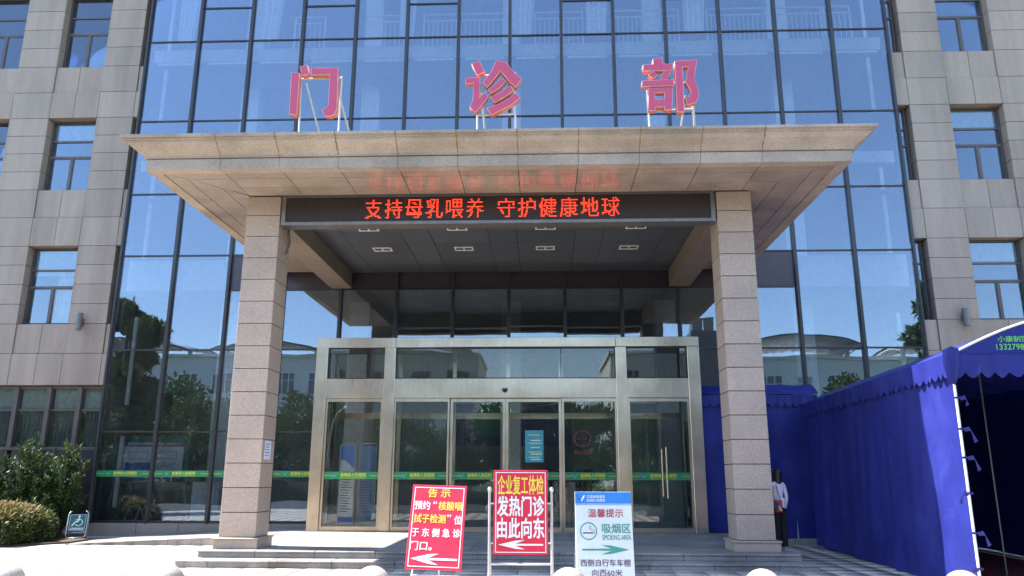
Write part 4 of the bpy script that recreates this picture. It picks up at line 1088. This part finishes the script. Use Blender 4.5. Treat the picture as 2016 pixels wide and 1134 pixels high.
MB().tube([(*tp(0, .1), EZ-.15), (*tp(TW, .1), EZ-.15)], .018, 6).build('cross_tube', 'white_steel', TENT)
for v in (1.3, 2.6): MB().tube([(*tp(TW*.25+.25*v, v*1.5), 0.02), (*tp(TW*.25+.25*v, v*1.5), arch(.25+.0625*v)-.05)], .016, 6).build('inner_pole', 'lamp_grey', TENT)
cp_ = MB()
x, y = tp(-.04, -.05)
cp_.add([(x-.11,y-.02,EZ+.10),(x+.02,y-.06,EZ+.16),(x+.16,y-.03,EZ+.12),(x-.13,y-.03,EZ-.12),(x+.0,y-.08,EZ-.2),(x+.12,y-.05,EZ-.14),(x-.08,y-.02,EZ-.42),(x+.01,y-.05,EZ-.48),(x+.06,y-.03,EZ-.40)],
        [(0,1,4,3),(1,2,5,4),(3,4,7,6),(4,5,8,7)]).build('corner_cap', 'tent', TENT, smooth=True)
for v in (.33, .66):                       # sewn seams of the side wall
    MB().grid(lambda s_, t: (*tp(-.055+.012*math.sin(t*9+v*5)+(.0), TL*v+.02*(s_-.5)), .1+(EZ-.5)*t), 1, 12).build('seam', 'tent', TENT)
for z in (3.05, 2.55, 2.1, 1.55, .95, .42):            # tie ribbons knotted round the front pole
    s = random.choice((-1, 1)); x, y = tp(0, -.03); t = MB(); L = random.uniform(.16, .30)
    t.add([(x-.05,y-.03,z+.01),(x+.05,y-.03,z+.01),(x+.05,y-.03,z-.025),(x-.05,y-.03,z-.025)], [(0,1,2,3)])
    t.add([(x+.02*s,y-.04,z),(x+.10*s,y-.06,z+.03),(x+.13*s,y-.05,z-.04),(x+.04*s,y-.04,z-.05),(x+(.06+L*.6)*s,y-.03,z-L*.7),(x+(.0+L*.6)*s,y-.03,z-L*.8)], [(0,1,2,3),(2,1,4,5)])
    t.build('tie_ribbon', 'tent', TENT)
x, y = tp(.72, -.052)
lettering(TENT, '小康制篷厂', tp(1.045, 0)[0], tp(1.045, -.052)[1]-.001, EZ+.275, .60, .10, 'logo_green', .02, local=False, rot=(0, 0, -math.atan2(tdir.x, tdir.y)))
lettering(TENT, '133279884', tp(.99, 0)[0], tp(.99, -.052)[1]-.001, EZ+.145, .56, .095, 'logo_green', .025, local=False, rot=(0, 0, -math.atan2(tdir.x, tdir.y)))
MB().slab([tp(.5, .3), tp(TW-.5, .3), tp(TW-.5, TL-.3), tp(.5, TL-.3)], .003, .012).build('carpet', 'red_carpet', TENT)

T2 = empty('blue_tent', (5.9, 23.0, .2), 'smaller blue tarpaulin passage tent between door and the large tent', 'tent')
def w2(x0, x1, y, z0, z1, seed):
    def fn(s, t):
        L = (x1-x0)*s; w = .04*(math.sin(L*3.3+seed)+.5*math.sin(L*8+t*2+seed))*(.3+.7*(1-t))
        return (x0+L, y+w, z0+(z1-z0)*t)
    return fn
MB().grid(w2(4.53, 5.05, 22.42, .30, 4.0, 0), 16, 12).build('front_wall', 'tent', T2, smooth=True)
MB().grid(w2(5.05, 7.62, 22.42, .16, 4.0, 1), 60, 12).build('front_wall', 'tent', T2, smooth=True)
put('sill', T2, 'step', 5.1, 7.7, 22.36, 22.6, .002, .15, .01)
MB().grid(lambda s, t: (4.50+3.3*s, 22.36+1.5*t, 4.02+.42*math.sin(math.pi*min(1, t*.9+.02))**.7-.03*math.sin(s*9)**2), 40, 16).build('roof', 'tent', T2, smooth=True)
MB().grid(lambda s, t: (4.51, 22.38+1.5*s, .3+3.7*t+.0*s), 10, 6).build('side_wall', 'tent', T2)
MB().prism([(0,0)]*0 or [(4.5, 4.0), (4.52, 4.0), (4.52, 4.02), (4.5, 4.02)], 22.36, 23.86).build('end_rail', 'white_steel', T2)
MB().add([(4.505, 22.36+1.5*t, 4.02) for t in [i/10 for i in range(11)]]+[(4.505, 22.36+1.5*t, 4.02+.42*math.sin(math.pi*min(1, t*.9+.02))**.7) for t in [i/10 for i in range(11)]], [(i, i+1, i+12, i+11) for i in range(10)]).build('end_gable', 'tent', T2)
scallop((4.50, 22.33), (7.75, 22.33), (4.05, 4.05), .33, 14).build('valance', 'tent', T2, smooth=True)
for x in (4.56, 6.95): MB().tube([(x, 22.46, .05), (x, 22.46, 4.0)], .022, 8).build('pole', 'white_steel', T2)

# ------------------------------------------------------------------ people
def skin_body(name, joints, bones, zones, parent):
    """one continuous skinned body; zones: list of (test, material index)"""
    me = bpy.data.meshes.new(name); ids = list(joints)
    me.from_pydata([joints[k][:3] for k in ids], [(ids.index(a), ids.index(b2)) for a, b2 in bones], [])
    o = bpy.data.objects.new(name, me); COL.objects.link(o)
    o.modifiers.new('skin', 'SKIN'); sb = o.modifiers.new('sub', 'SUBSURF'); sb.levels = sb.render_levels = 2
    if not me.skin_vertices: 
        bm = bmesh.new(); bm.from_mesh(me); bm.verts.layers.skin.verify(); bm.to_mesh(me); bm.free()
    for i, k in enumerate(ids):
        r_ = joints[k][3]; sv = me.skin_vertices[0].data[i]; sv.radius = r_ if isinstance(r_, tuple) else (r_, r_); sv.use_root = (k == 'pelvis')
    bpy.context.view_layer.update()
    m2 = bpy.data.meshes.new_from_object(o.evaluated_get(bpy.context.evaluated_depsgraph_get()))
    bpy.data.objects.remove(o)
    m2.materials.clear()
    for mn in zones['mats']: m2.materials.append(M[mn])
    for p in m2.polygons: p.material_index = zones['fn'](p.center); p.use_smooth = True
    ob = bpy.data.objects.new(name, m2); COL.objects.link(ob); ob.parent = parent
    return ob
def person(loc, rz_, label, top, bottom, hair_len, arm_r, arm_l, skirt=False, sleeve=.0, h=1.64):
    p = empty('person', loc, label, 'person'); p.rotation_euler = (0, 0, rz_)
    s = h/1.64
    J = {'pelvis': (0,0,.90,(.145,.10)), 'waist': (0,-.005,1.04,(.12,.085)), 'chest': (0,.0,1.22,(.15,.10)), 'neckb': (0,.01,1.355,(.085,.07)), 'neck': (0,0,1.42,.046), 'chin': (0,-.015,1.47,.058), 'head': (0,-.012,1.545,(.075,.09)), 'crown': (0,-.0,1.60,(.058,.065)),
         'nose': (0,-.10,1.52,.012)}
    bones = [('pelvis','waist'),('waist','chest'),('chest','neckb'),('neckb','neck'),('neck','chin'),('chin','head'),('head','crown'),('head','nose')]
    for sd_, sg, arm in (('l', -1, arm_l), ('r', 1, arm_r)):
        J.update({'hip'+sd_: (.085*sg,0,.84,.085), 'knee'+sd_: (.09*sg,-.015,.47,.056), 'ankle'+sd_: (.09*sg,.015,.085,.036), 'toe'+sd_: (.10*sg,-.14,.032,(.036,.026)), 'heel'+sd_: (.09*sg,.05,.035,.032)})
        bones += [('pelvis','hip'+sd_),('hip'+sd_,'knee'+sd_),('knee'+sd_,'ankle'+sd_),('ankle'+sd_,'toe'+sd_),('ankle'+sd_,'heel'+sd_)]
        sh = Vector((.165*sg, .005, 1.325)); el = sh+Vector(arm[0]); wr = el+Vector(arm[1]); hd = wr+Vector(arm[1]).normalized()*.075
        J.update({'sh'+sd_: (*sh,.056), 'el'+sd_: (*el,.04), 'wr'+sd_: (*wr,.026), 'hd'+sd_: (*hd,(.034,.018))})
        bones += [('neckb','sh'+sd_),('sh'+sd_,'el'+sd_),('el'+sd_,'wr'+sd_),('wr'+sd_,'hd'+sd_)]
        dr = Vector(arm[1]).normalized()
        for f in range(4):                       # four fingers, unequal, curled, and a thumb from the palm's side
            a0 = hd+Vector((0,(f-1.5)*.016,0)); L = (.030,.036,.034,.027)[f]
            a1 = a0+dr*L+Vector((-sg*.008,0,0)); a2 = a1+dr*L*.8+Vector((-sg*.016,-.006,0))
            J['f%d%s' % (f, sd_)] = (*a1,.0085); J['g%d%s' % (f, sd_)] = (*a2,.0075); bones += [('hd'+sd_,'f%d%s' % (f, sd_)),('f%d%s' % (f, sd_),'g%d%s' % (f, sd_))]
        t1 = wr+dr*.03+Vector((0,-.035,0)); t2 = t1+dr*.03+Vector((0,-.012,0))
        J['t1'+sd_] = (*t1,.010); J['t2'+sd_] = (*t2,.008); bones += [('wr'+sd_,'t1'+sd_),('t1'+sd_,'t2'+sd_)]
    J = {k: (v[0]*s, v[1]*s, v[2]*s, v[3]) for k, v in J.items()}
    def zone(c):
        z = c.z/s
        if z < .075: return 3
        arm_out = abs(c.x) > .155*s and z < 1.33
        if z > 1.375: return 0
        if arm_out and z < sleeve and abs(c.x) > .16: return 0
        if z > .95 or (arm_out and z > .84): return 1
        if skirt and z < .55: return 0
        return 2
    b_ = skin_body('body', J, bones, {'mats': ['skin', top, bottom, 'white'], 'fn': zone}, p)
    # hair
    hm = MB()
    prof_ = []
    def hair(u, v):
        t = 2*math.pi*u; ph = v
        if ph < .5:
            a = ph/.5*math.pi*.52; rr = .108*math.sin(a)+.002; z = 1.552+.112*math.cos(a)
        else:
            k = (ph-.5)/.5; rr = .108+.012*math.sin(k*2)-.035*k; z = 1.545-hair_len*k
        front = -math.sin(t)            # -y is the face side
        if ph >= .42 and math.sin(t) < -.25: rr *= .88; z = max(z, 1.56+.02*math.cos(3*t))
        return (rr*math.cos(t)*s*.93, (rr*math.sin(t)*1.08+.012)*s, z*s)
    hm.grid(hair, 36, 26).local('hair', 'hair', p, smooth=True)
    if not skirt:
        # shirt hem and trouser cuffs end in their own edge
        MB().grid(lambda u, v: ((.175-.01*v)*math.cos(2*math.pi*u)*s, (.125-.01*v+.006*math.sin(14*math.pi*u))*math.sin(2*math.pi*u)*s, (.86+.20*v)*s), 40, 4).local('shirt_hem', top, p, smooth=True)
        for sg in (-1, 1):
            MB().grid(lambda u, v: (.09*sg*s+(.068+.016*v)*math.cos(2*math.pi*u), (.068+.022*v)*math.sin(2*math.pi*u)+.01, (.07+.70*v)*s), 20, 6).local('trouser_leg', bottom, p, smooth=True)
    else:
        MB().grid(lambda u, v: ((.22-.07*v)*math.cos(2*math.pi*u)*s, (.19-.07*v+.01*math.sin(12*math.pi*u)*(1-v))*math.sin(2*math.pi*u)*s, (.52+.42*v)*s), 40, 5).local('skirt', bottom, p, smooth=True)
    MB().grid(lambda u, v: ((.072+.02*v)*math.cos(2*math.pi*u)*s, (.062+.02*v)*math.sin(2*math.pi*u)*s+.008, (1.40-.05*v)*s), 24, 2).local('collar', top, p, smooth=True)
    # face details
    MB().lathe([(.001,-.01),(.011,0),(.001,.01)], (-.032*s, -.096*s, 1.545*s), 8).lathe([(.001,-.01),(.011,0),(.001,.01)], (.032*s, -.096*s, 1.545*s), 8).local('eyes', 'black', p)
    MB().box(-.025, .025, -.098*s, -.088*s, 1.478*s, 1.487*s).local('mouth', 'crimson_print', p)
    for sg in (-1, 1): MB().lathe([(.001,-.028),(.012,-.01),(.016,.01),(.001,.03)], (sg*.082*s, .0, 1.53*s), 8).local('ear', 'skin', p)
    return p
person((5.045, 17.5, .281), R(205), 'person with long black hair in white shirt and black trousers beside the right column', 'shirt', 'trousers', .20,
       ((.05, -.02, -.27), (-.03, -.16, -.14)), ((-.05, .02, -.27), (.02, -.05, -.23)), False, .0, 1.66)
bag = empty('shoulder_bag', (4.955, 17.260, 1.13), 'small red shoulder bag with dark floral print on the person by the column', 'bag')
put('bag_body', bag, 'red_cloth', 4.885, 5.045, 17.190, 17.260, 1.06, 1.31, .02); put('floral_print', bag, 'black', 4.880, 4.955, 17.184, 17.189, 1.10, 1.28, .002); put('floral_print', bag, 'logo_blue', 4.955, 5.005, 17.184, 17.189, 1.12, 1.19, .002); put('floral_print', bag, 'stripe_yellow', 4.985, 5.025, 17.183, 17.188, 1.09, 1.12, .002)
MB().tube([(5.015, 17.225, 1.30), (5.005, 17.330, 1.46), (4.995, 17.400, 1.645), (5.015, 17.500, 1.66), (5.045, 17.600, 1.55)], .009, 6).build('strap', 'red_cloth', bag, smooth=True)
person((.80, 23.45, .282), R(30), 'person in dark dress and white shoes inside the right sliding door', 'grey_cloth', 'grey_cloth', .16,
       ((.06, -.05, -.26), (-.10, -.18, .05)), ((-.05, 0, -.27), (.02, -.04, -.22)), True, 1.2, 1.62)
person((1.30, 23.55, .282), R(-70), 'person in olive shirt with short black hair behind the no smoking sticker', 'olive_cloth', 'trousers', .06,
       ((.05, -.02, -.26), (-.02, -.18, -.1)), ((-.05, 0, -.27), (.02, -.04, -.22)), False, 1.15, 1.72)

# ------------------------------------------------------------------ planting
def hedge(name, label, x0, x1, y0, y1, h, n, base, tipc, group=None, z0=.03):
    e = empty(name, ((x0+x1)/2, (y0+y1)/2, z0), label, 'hedge', group)
    def surf(u, v):      # rounded block
        t = 2*math.pi*u; ct, st = math.cos(t), math.sin(t); k = 5
        rr = (abs(ct)**k+abs(st)**k)**(-1/k); a = v*math.pi/2; c2, s2 = math.cos(a), math.sin(a); kk = 3.5
        r2 = (abs(c2)**kk+abs(s2)**kk)**(-1/kk)
        lump = 1+.05*math.sin(7*t+3*v)+.04*math.sin(13*t)
        return np.array([(x0+x1)/2+(x1-x0)/2*rr*ct*c2*r2*lump, (y0+y1)/2+(y1-y0)/2*rr*st*c2*r2*lump, z0+h*s2*r2*(1+.05*math.sin(5*t)*c2)])
    MB().grid(lambda u, v: tuple(surf(u, v)*np.array([1,1,.93])+(np.array([(x0+x1)/2,(y0+y1)/2,0])-surf(u, v))*np.array([.07,.07,0])), 60, 12).build('twig_core', 'hedge_core', e)
    us, vs_ = RNG.random(n), RNG.random(n)**.8; P = np.array([surf(u, v) for u, v in zip(us, vs_)])
    C = np.array([(x0+x1)/2, (y0+y1)/2, z0+h*.3]); d = P-C; d /= np.linalg.norm(d, axis=1)[:, None]; d[:, 2] += .5
    P += RNG.normal(0, .035, P.shape)
    c = leaf_cols(n, base, .4); top = (P[:, 2]-z0)/h
    k = RNG.random(n) < np.clip((top-.55)*1.3, 0, .55)
    c[k] = np.array(tipc)[None]*RNG.uniform(.7, 1.3, (k.sum(), 1))
    v, q, cc = leaves(P, d, .11, .046, c, .45)
    f = link(bpy.data.objects.new('foliage', fast_mesh('foliage', v-np.array(wloc(e)), q, 'leaf', cc)), e, wloc(e)); f['kind'] = 'stuff'
    return e
hedge('clipped_hedge', 'low clipped hedge with reddish tips in the sun at the left edge', -17.6, -13.5, 20.0, 22.3, .93, 26000, (.065, .095, .028), (.40, .27, .13))
def shrub(x, y, h, spread, nst, label, seed):
    r_ = random.Random(seed)
    e = empty('leafy_shrub', (x, y, .05), label, 'shrub', 'dark shrubs against the wall')
    st = MB(); P = []; D = []
    for i in range(nst):
        a = r_.uniform(0, 2*math.pi); lean = r_.uniform(.05, 1)*spread; hh = h*r_.uniform(.45, 1.0)*(1-.25*lean/spread)
        pts = [(x+.1*math.cos(a), y+.1*math.sin(a), .03)]
        for k in range(1, 7):
            t = k/6; pts.append((x+math.cos(a)*lean*t**1.3+r_.uniform(-.03,.03), y+math.sin(a)*lean*.7*t**1.3+r_.uniform(-.03,.03), .03+hh*t-.12*lean*t*t))
        st.tube(pts, [.014-.0018*k for k in range(7)], 5)
        for k in range(46):
            t = .22+.78*(k/46)**.8; f = t*6; j = min(5, int(f)); fr = f-j
            p = Vector(pts[j]).lerp(Vector(pts[j+1]), fr); b_ = r_.uniform(0, 2*math.pi); up = .55+.5*t
            for q in range(2):
                b3_ = b_+math.pi*q; P.append((p.x, p.y, p.z)); D.append((math.cos(b3_), math.sin(b3_), up))
    st.build('stems', 'bark', e)
    P = np.array(P); D = np.array(D); n = len(P)
    P = P + RNG.normal(0, .03, P.shape)
    v, q, cc = leaves(P, D, .17, .045, leaf_cols(n, (.038, .070, .020), .4, (.13, .17, .04), .10), .35)
    f = link(bpy.data.objects.new('foliage', fast_mesh('foliage', v-np.array(wloc(e)), q, 'leaf', cc)), e, wloc(e)); f['kind'] = 'stuff'
shrub(-14.05, 22.9, 2.95, .75, 62, 'leafy dark shrub nearest the glass wall', 1)
shrub(-15.1, 22.95, 3.1, .95, 84, 'tallest leafy dark shrub between two others', 2)
shrub(-16.4, 22.9, 2.6, .95, 70, 'leafy dark shrub cut by the left edge of view', 3)
shrub(-14.5, 22.6, 1.35, .95, 60, 'short leafy shrub in front of the taller shrubs', 4)
shrub(-15.8, 22.5, 1.4, .9, 60, 'short leafy shrub behind the red tipped hedge', 5)

# ------------------------------------------------------------------ across the drive: what the glass mirrors
def tree(x, y, h, rad, label, n=9000, base=(.07, .105, .03), seed=0, trunk=.22, zc=.62, flat=1.0):
    r_ = random.Random(seed)
    e = empty('broadleaf_tree', (x, y, -.16), label, 'tree', 'trees across the drive')
    tr = MB(); tr.tube([(x, y, -.2), (x+.1, y, h*.25), (x+r_.uniform(-.2,.2), y+.1, h*.5), (x, y, h*.85)], [trunk, trunk*.8, trunk*.5, .04], 8)
    cl = []
    for i in range(24):
        a = r_.uniform(0, 2*math.pi); el = r_.uniform(-1.1, 1.2); q = r_.uniform(.35, .9)
        c = Vector((x+math.cos(a)*math.cos(el)*rad*q, y+math.sin(a)*math.cos(el)*rad*q, h*zc+math.sin(el)*h*(1-zc)*.85*q*flat)); cl.append((c, rad*r_.uniform(.25, .42)))
        if i % 2 == 0: tr.tube([(x, y, h*r_.uniform(.3, .55)), tuple((Vector((x, y, h*.5))+c)/2), tuple(c)], [.08, .05, .02], 5)
    tr.build('trunk', 'bark', e, smooth=True)
    per = n//len(cl); P = []; D = []
    for c, rr in cl:
        d = RNG.normal(0, 1, (per, 3)); d /= np.linalg.norm(d, axis=1)[:, None]
        P.append(np.array(c)[None]+d*rr*RNG.uniform(.4, 1.05, (per, 1))*np.array([1, 1, .8])); D.append(d+np.array([0, 0, .2]))
    P = np.concatenate(P); D = np.concatenate(D)
    v, q, cc = leaves(P, D, .36, .2, leaf_cols(len(P), base, .4), .6)
    f = link(bpy.data.objects.new('crown', fast_mesh('crown', v-np.array(wloc(e)), q, 'leaf', cc)), e, wloc(e)); f['kind'] = 'stuff'
tree(-20.9, 10.5, 12.6, 1.9, 'tall leafy tree left of the plaza', 20000, seed=1, zc=.46)
tree(19.2, 11.0, 12.0, 2.0, 'leafy tree right of the plaza', 9000, seed=2)
tree(-27.5, 3.0, 8.6, 3.2, 'bushy tree behind the tall one left of the plaza', 14000, seed=61, zc=.42)
tree(-31, 9.5, 9.0, 3.0, 'bushy tree far left beyond the plaza', 12000, seed=62, zc=.42)
BELT = [(-62,-14,9.5,5.0,'farthest left in the row'), (-53,-12,10,5.0,'second from the left end of the row'), (-45,-14,11.0,4.8,'third from the left end of the row'),
        (-37.5,-12,11.6,4.6,'fourth from the left end of the row'), (-31,-14,10.8,4.4,'fifth from the left end of the row'), (-25,-12,9.4,4.2,'sixth from the left end of the row'),
        (-18.5,-13,8.8,4.0,'before the middle of the left office'), (-12.5,-14,6.6,3.4,'low, before the left office end'), (-7.5,-15,6.4,3.2,'lowest, left of the gap between offices'),
        (-2.2,-19,9.2,4.2,'behind the gap, left one'), (3.4,-20,9.4,4.2,'behind the gap, right one'), (.5,-26,9.6,5.0,'farthest back in the gap'), (8.5,-14,6.4,3.2,'low, at the right office corner'),
        (14.5,-13,5.6,3.0,'lowest, before the stair tower'), (20.5,-12,8.6,3.6,'before the middle of the right office'), (26,-12,11.4,4.0,'right of the middle of the right office'), (33,-13,11.8,4.4,'second from the right end of the row'), (43,-12,9.2,4.6,'farthest right in the row')]
for i_, (x, y, h, r_, w_) in enumerate(BELT): tree(x, y, h, r_, 'dense round tree across the drive, '+w_, 14000, seed=20+i_, zc=.46, trunk=.18, base=(.075, .112, .032))
hedge('clipped_hedge', 'long clipped hedge across the drive', -60, -2.5, -10.8, -9.3, 1.5, 18000, (.05, .09, .022), (.2, .14, .05), None, -.15)
hedge('clipped_hedge', 'long clipped hedge across the drive on the right', 1, 44, -10.8, -9.3, 1.5, 16000, (.05, .09, .022), (.2, .14, .05), None, -.15)
def office(name, label, x0, x1, yf, floors, fh, bay, z_shade, tower=None):
    e = empty(name, ((x0+x1)/2, yf-6, 0), label, 'building', 'pale offices across the drive')
    H = floors*fh+.6
    MB().box(x0, x1, yf-12, yf, -.2, H).box(x0-.2, x1+.2, yf-12.2, yf+.2, H, H+.35).build('wall', 'office_wall', e)
    n = int((x1-x0)/bay); wm = {}
    for f in range(floors):
        for i in range(n):
            xc = x0+(i+.5)*(x1-x0)/n; z0 = f*fh+1.1; w, h = bay*.62, fh*.52
            key = 'w'
            if key not in wm:
                m = MB().box(-w/2, w/2, -.06, .02, 0, h, 0)
                fr = MB()
                for a in (-w/2, -w/6, w/6, w/2): fr.box(a-.05, a+.05, .025, .07, -.05, h+.05)
                fr.box(-w/2-.05, w/2+.05, .028, .06, -.06, .04).box(-w/2-.05, w/2+.05, .028, .06, h-.04, h+.06).box(-w/2, w/2, .028, .06, h*.66-.03, h*.66+.03)
                wm[key] = (m.mesh('pane', 'office_window'), fr.mesh('window_frame', 'white'))
            pn_o = link(bpy.data.objects.new('window', wm[key][0]), e, (xc, yf+.0, z0)); link(bpy.data.objects.new('window_frame', wm[key][1]), pn_o, (xc, yf, z0))
        MB().box(x0, x1, yf+.001, yf+.12, f*fh+.2, f*fh+.45).build('band_course', 'white', e)
    # overhanging curved roof shells on posts
    for (a, b2) in z_shade:
        def shell(u, v, dz):
            y = yf-7+v*9.5; return (a+(b2-a)*u, y-1.2*(2*u-1)**2*(1 if v > .5 else -1), H+.9+dz+1.0*math.sin(math.pi*u)+.35*math.sin(math.pi*v))
        sh = MB().grid(lambda u, v: shell(u, v, .16), 24, 6).grid(lambda u, v: shell(u, v, 0), 24, 6).build('roof_shell', 'roof_metal', e, smooth=True)
        for i in range(13):
            t = i/12; MB().tube([shell(t, .0, -.1), shell(t, .5, -.1), shell(t, 1, -.1)], .06, 5).build('shell_rib', 'white_steel', sh)
        for x in (a+1, (a+b2)/2, b2-1): MB().box(x-.15, x+.15, yf-.7, yf-.4, H+.36, H+1.0+.9*math.sin(math.pi*(x-a)/(b2-a))).build('roof_post', 'white_steel', e)
    return e
office('office_building', 'pale office block across the drive on the left', -74, -6.5, -30, 3, 4.25, 3.4, [(-64, -50), (-48, -36), (-34, -22), (-19, -7.5)])
office('office_building', 'pale office block across the drive on the right', 6.5, 60, -30, 3, 4.25, 3.4, [(20, 32), (35, 49)])
tw = empty('stair_tower', (15.5, -26, 0), 'dark glazed stair tower on the right office', 'tower')
MB().prism([(13.2,-.2),(18.2,-.2),(17.3,13.5),(17.0,15.5),(14.2,15.5),(13.8,13.5)], -29.9, -26.2).build('tower_shaft', 'spandrel', tw)
MB().box(14.5, 16.6, -29, -27, 15.5, 17.0).build('tower_cabin', 'inner_dark', tw)
for x in (14.1, 15.5, 17.0): MB().tube([(x, -26.3, 15.5), (x, -26.3, 16.6)], .05, 5).build('tower_rail', 'white_steel', tw)
def lamp_post(x, y, label):
    e = empty('street_lamp', (x, y, -.13), label, 'street lamp', 'street lamps along the drive')
    MB().tube([(x, y, -.15), (x, y, 5.2), (x+.15, y, 5.8), (x+.7, y, 6.2)], [.09, .06, .05, .04], 8).build('post', 'white_steel', e, smooth=True)
    MB().lathe([(.03,-.1),(.22,-.05),(.24,.0),(.12,.1),(.001,.12)], (x+.85, y, 6.2), 14).build('lamp_head', 'white', e, smooth=True)
lamp_post(12.2, -8.2, 'white street lamp beside the drive on the right'); lamp_post(-14.5, -8.2, 'white street lamp beside the drive on the left')
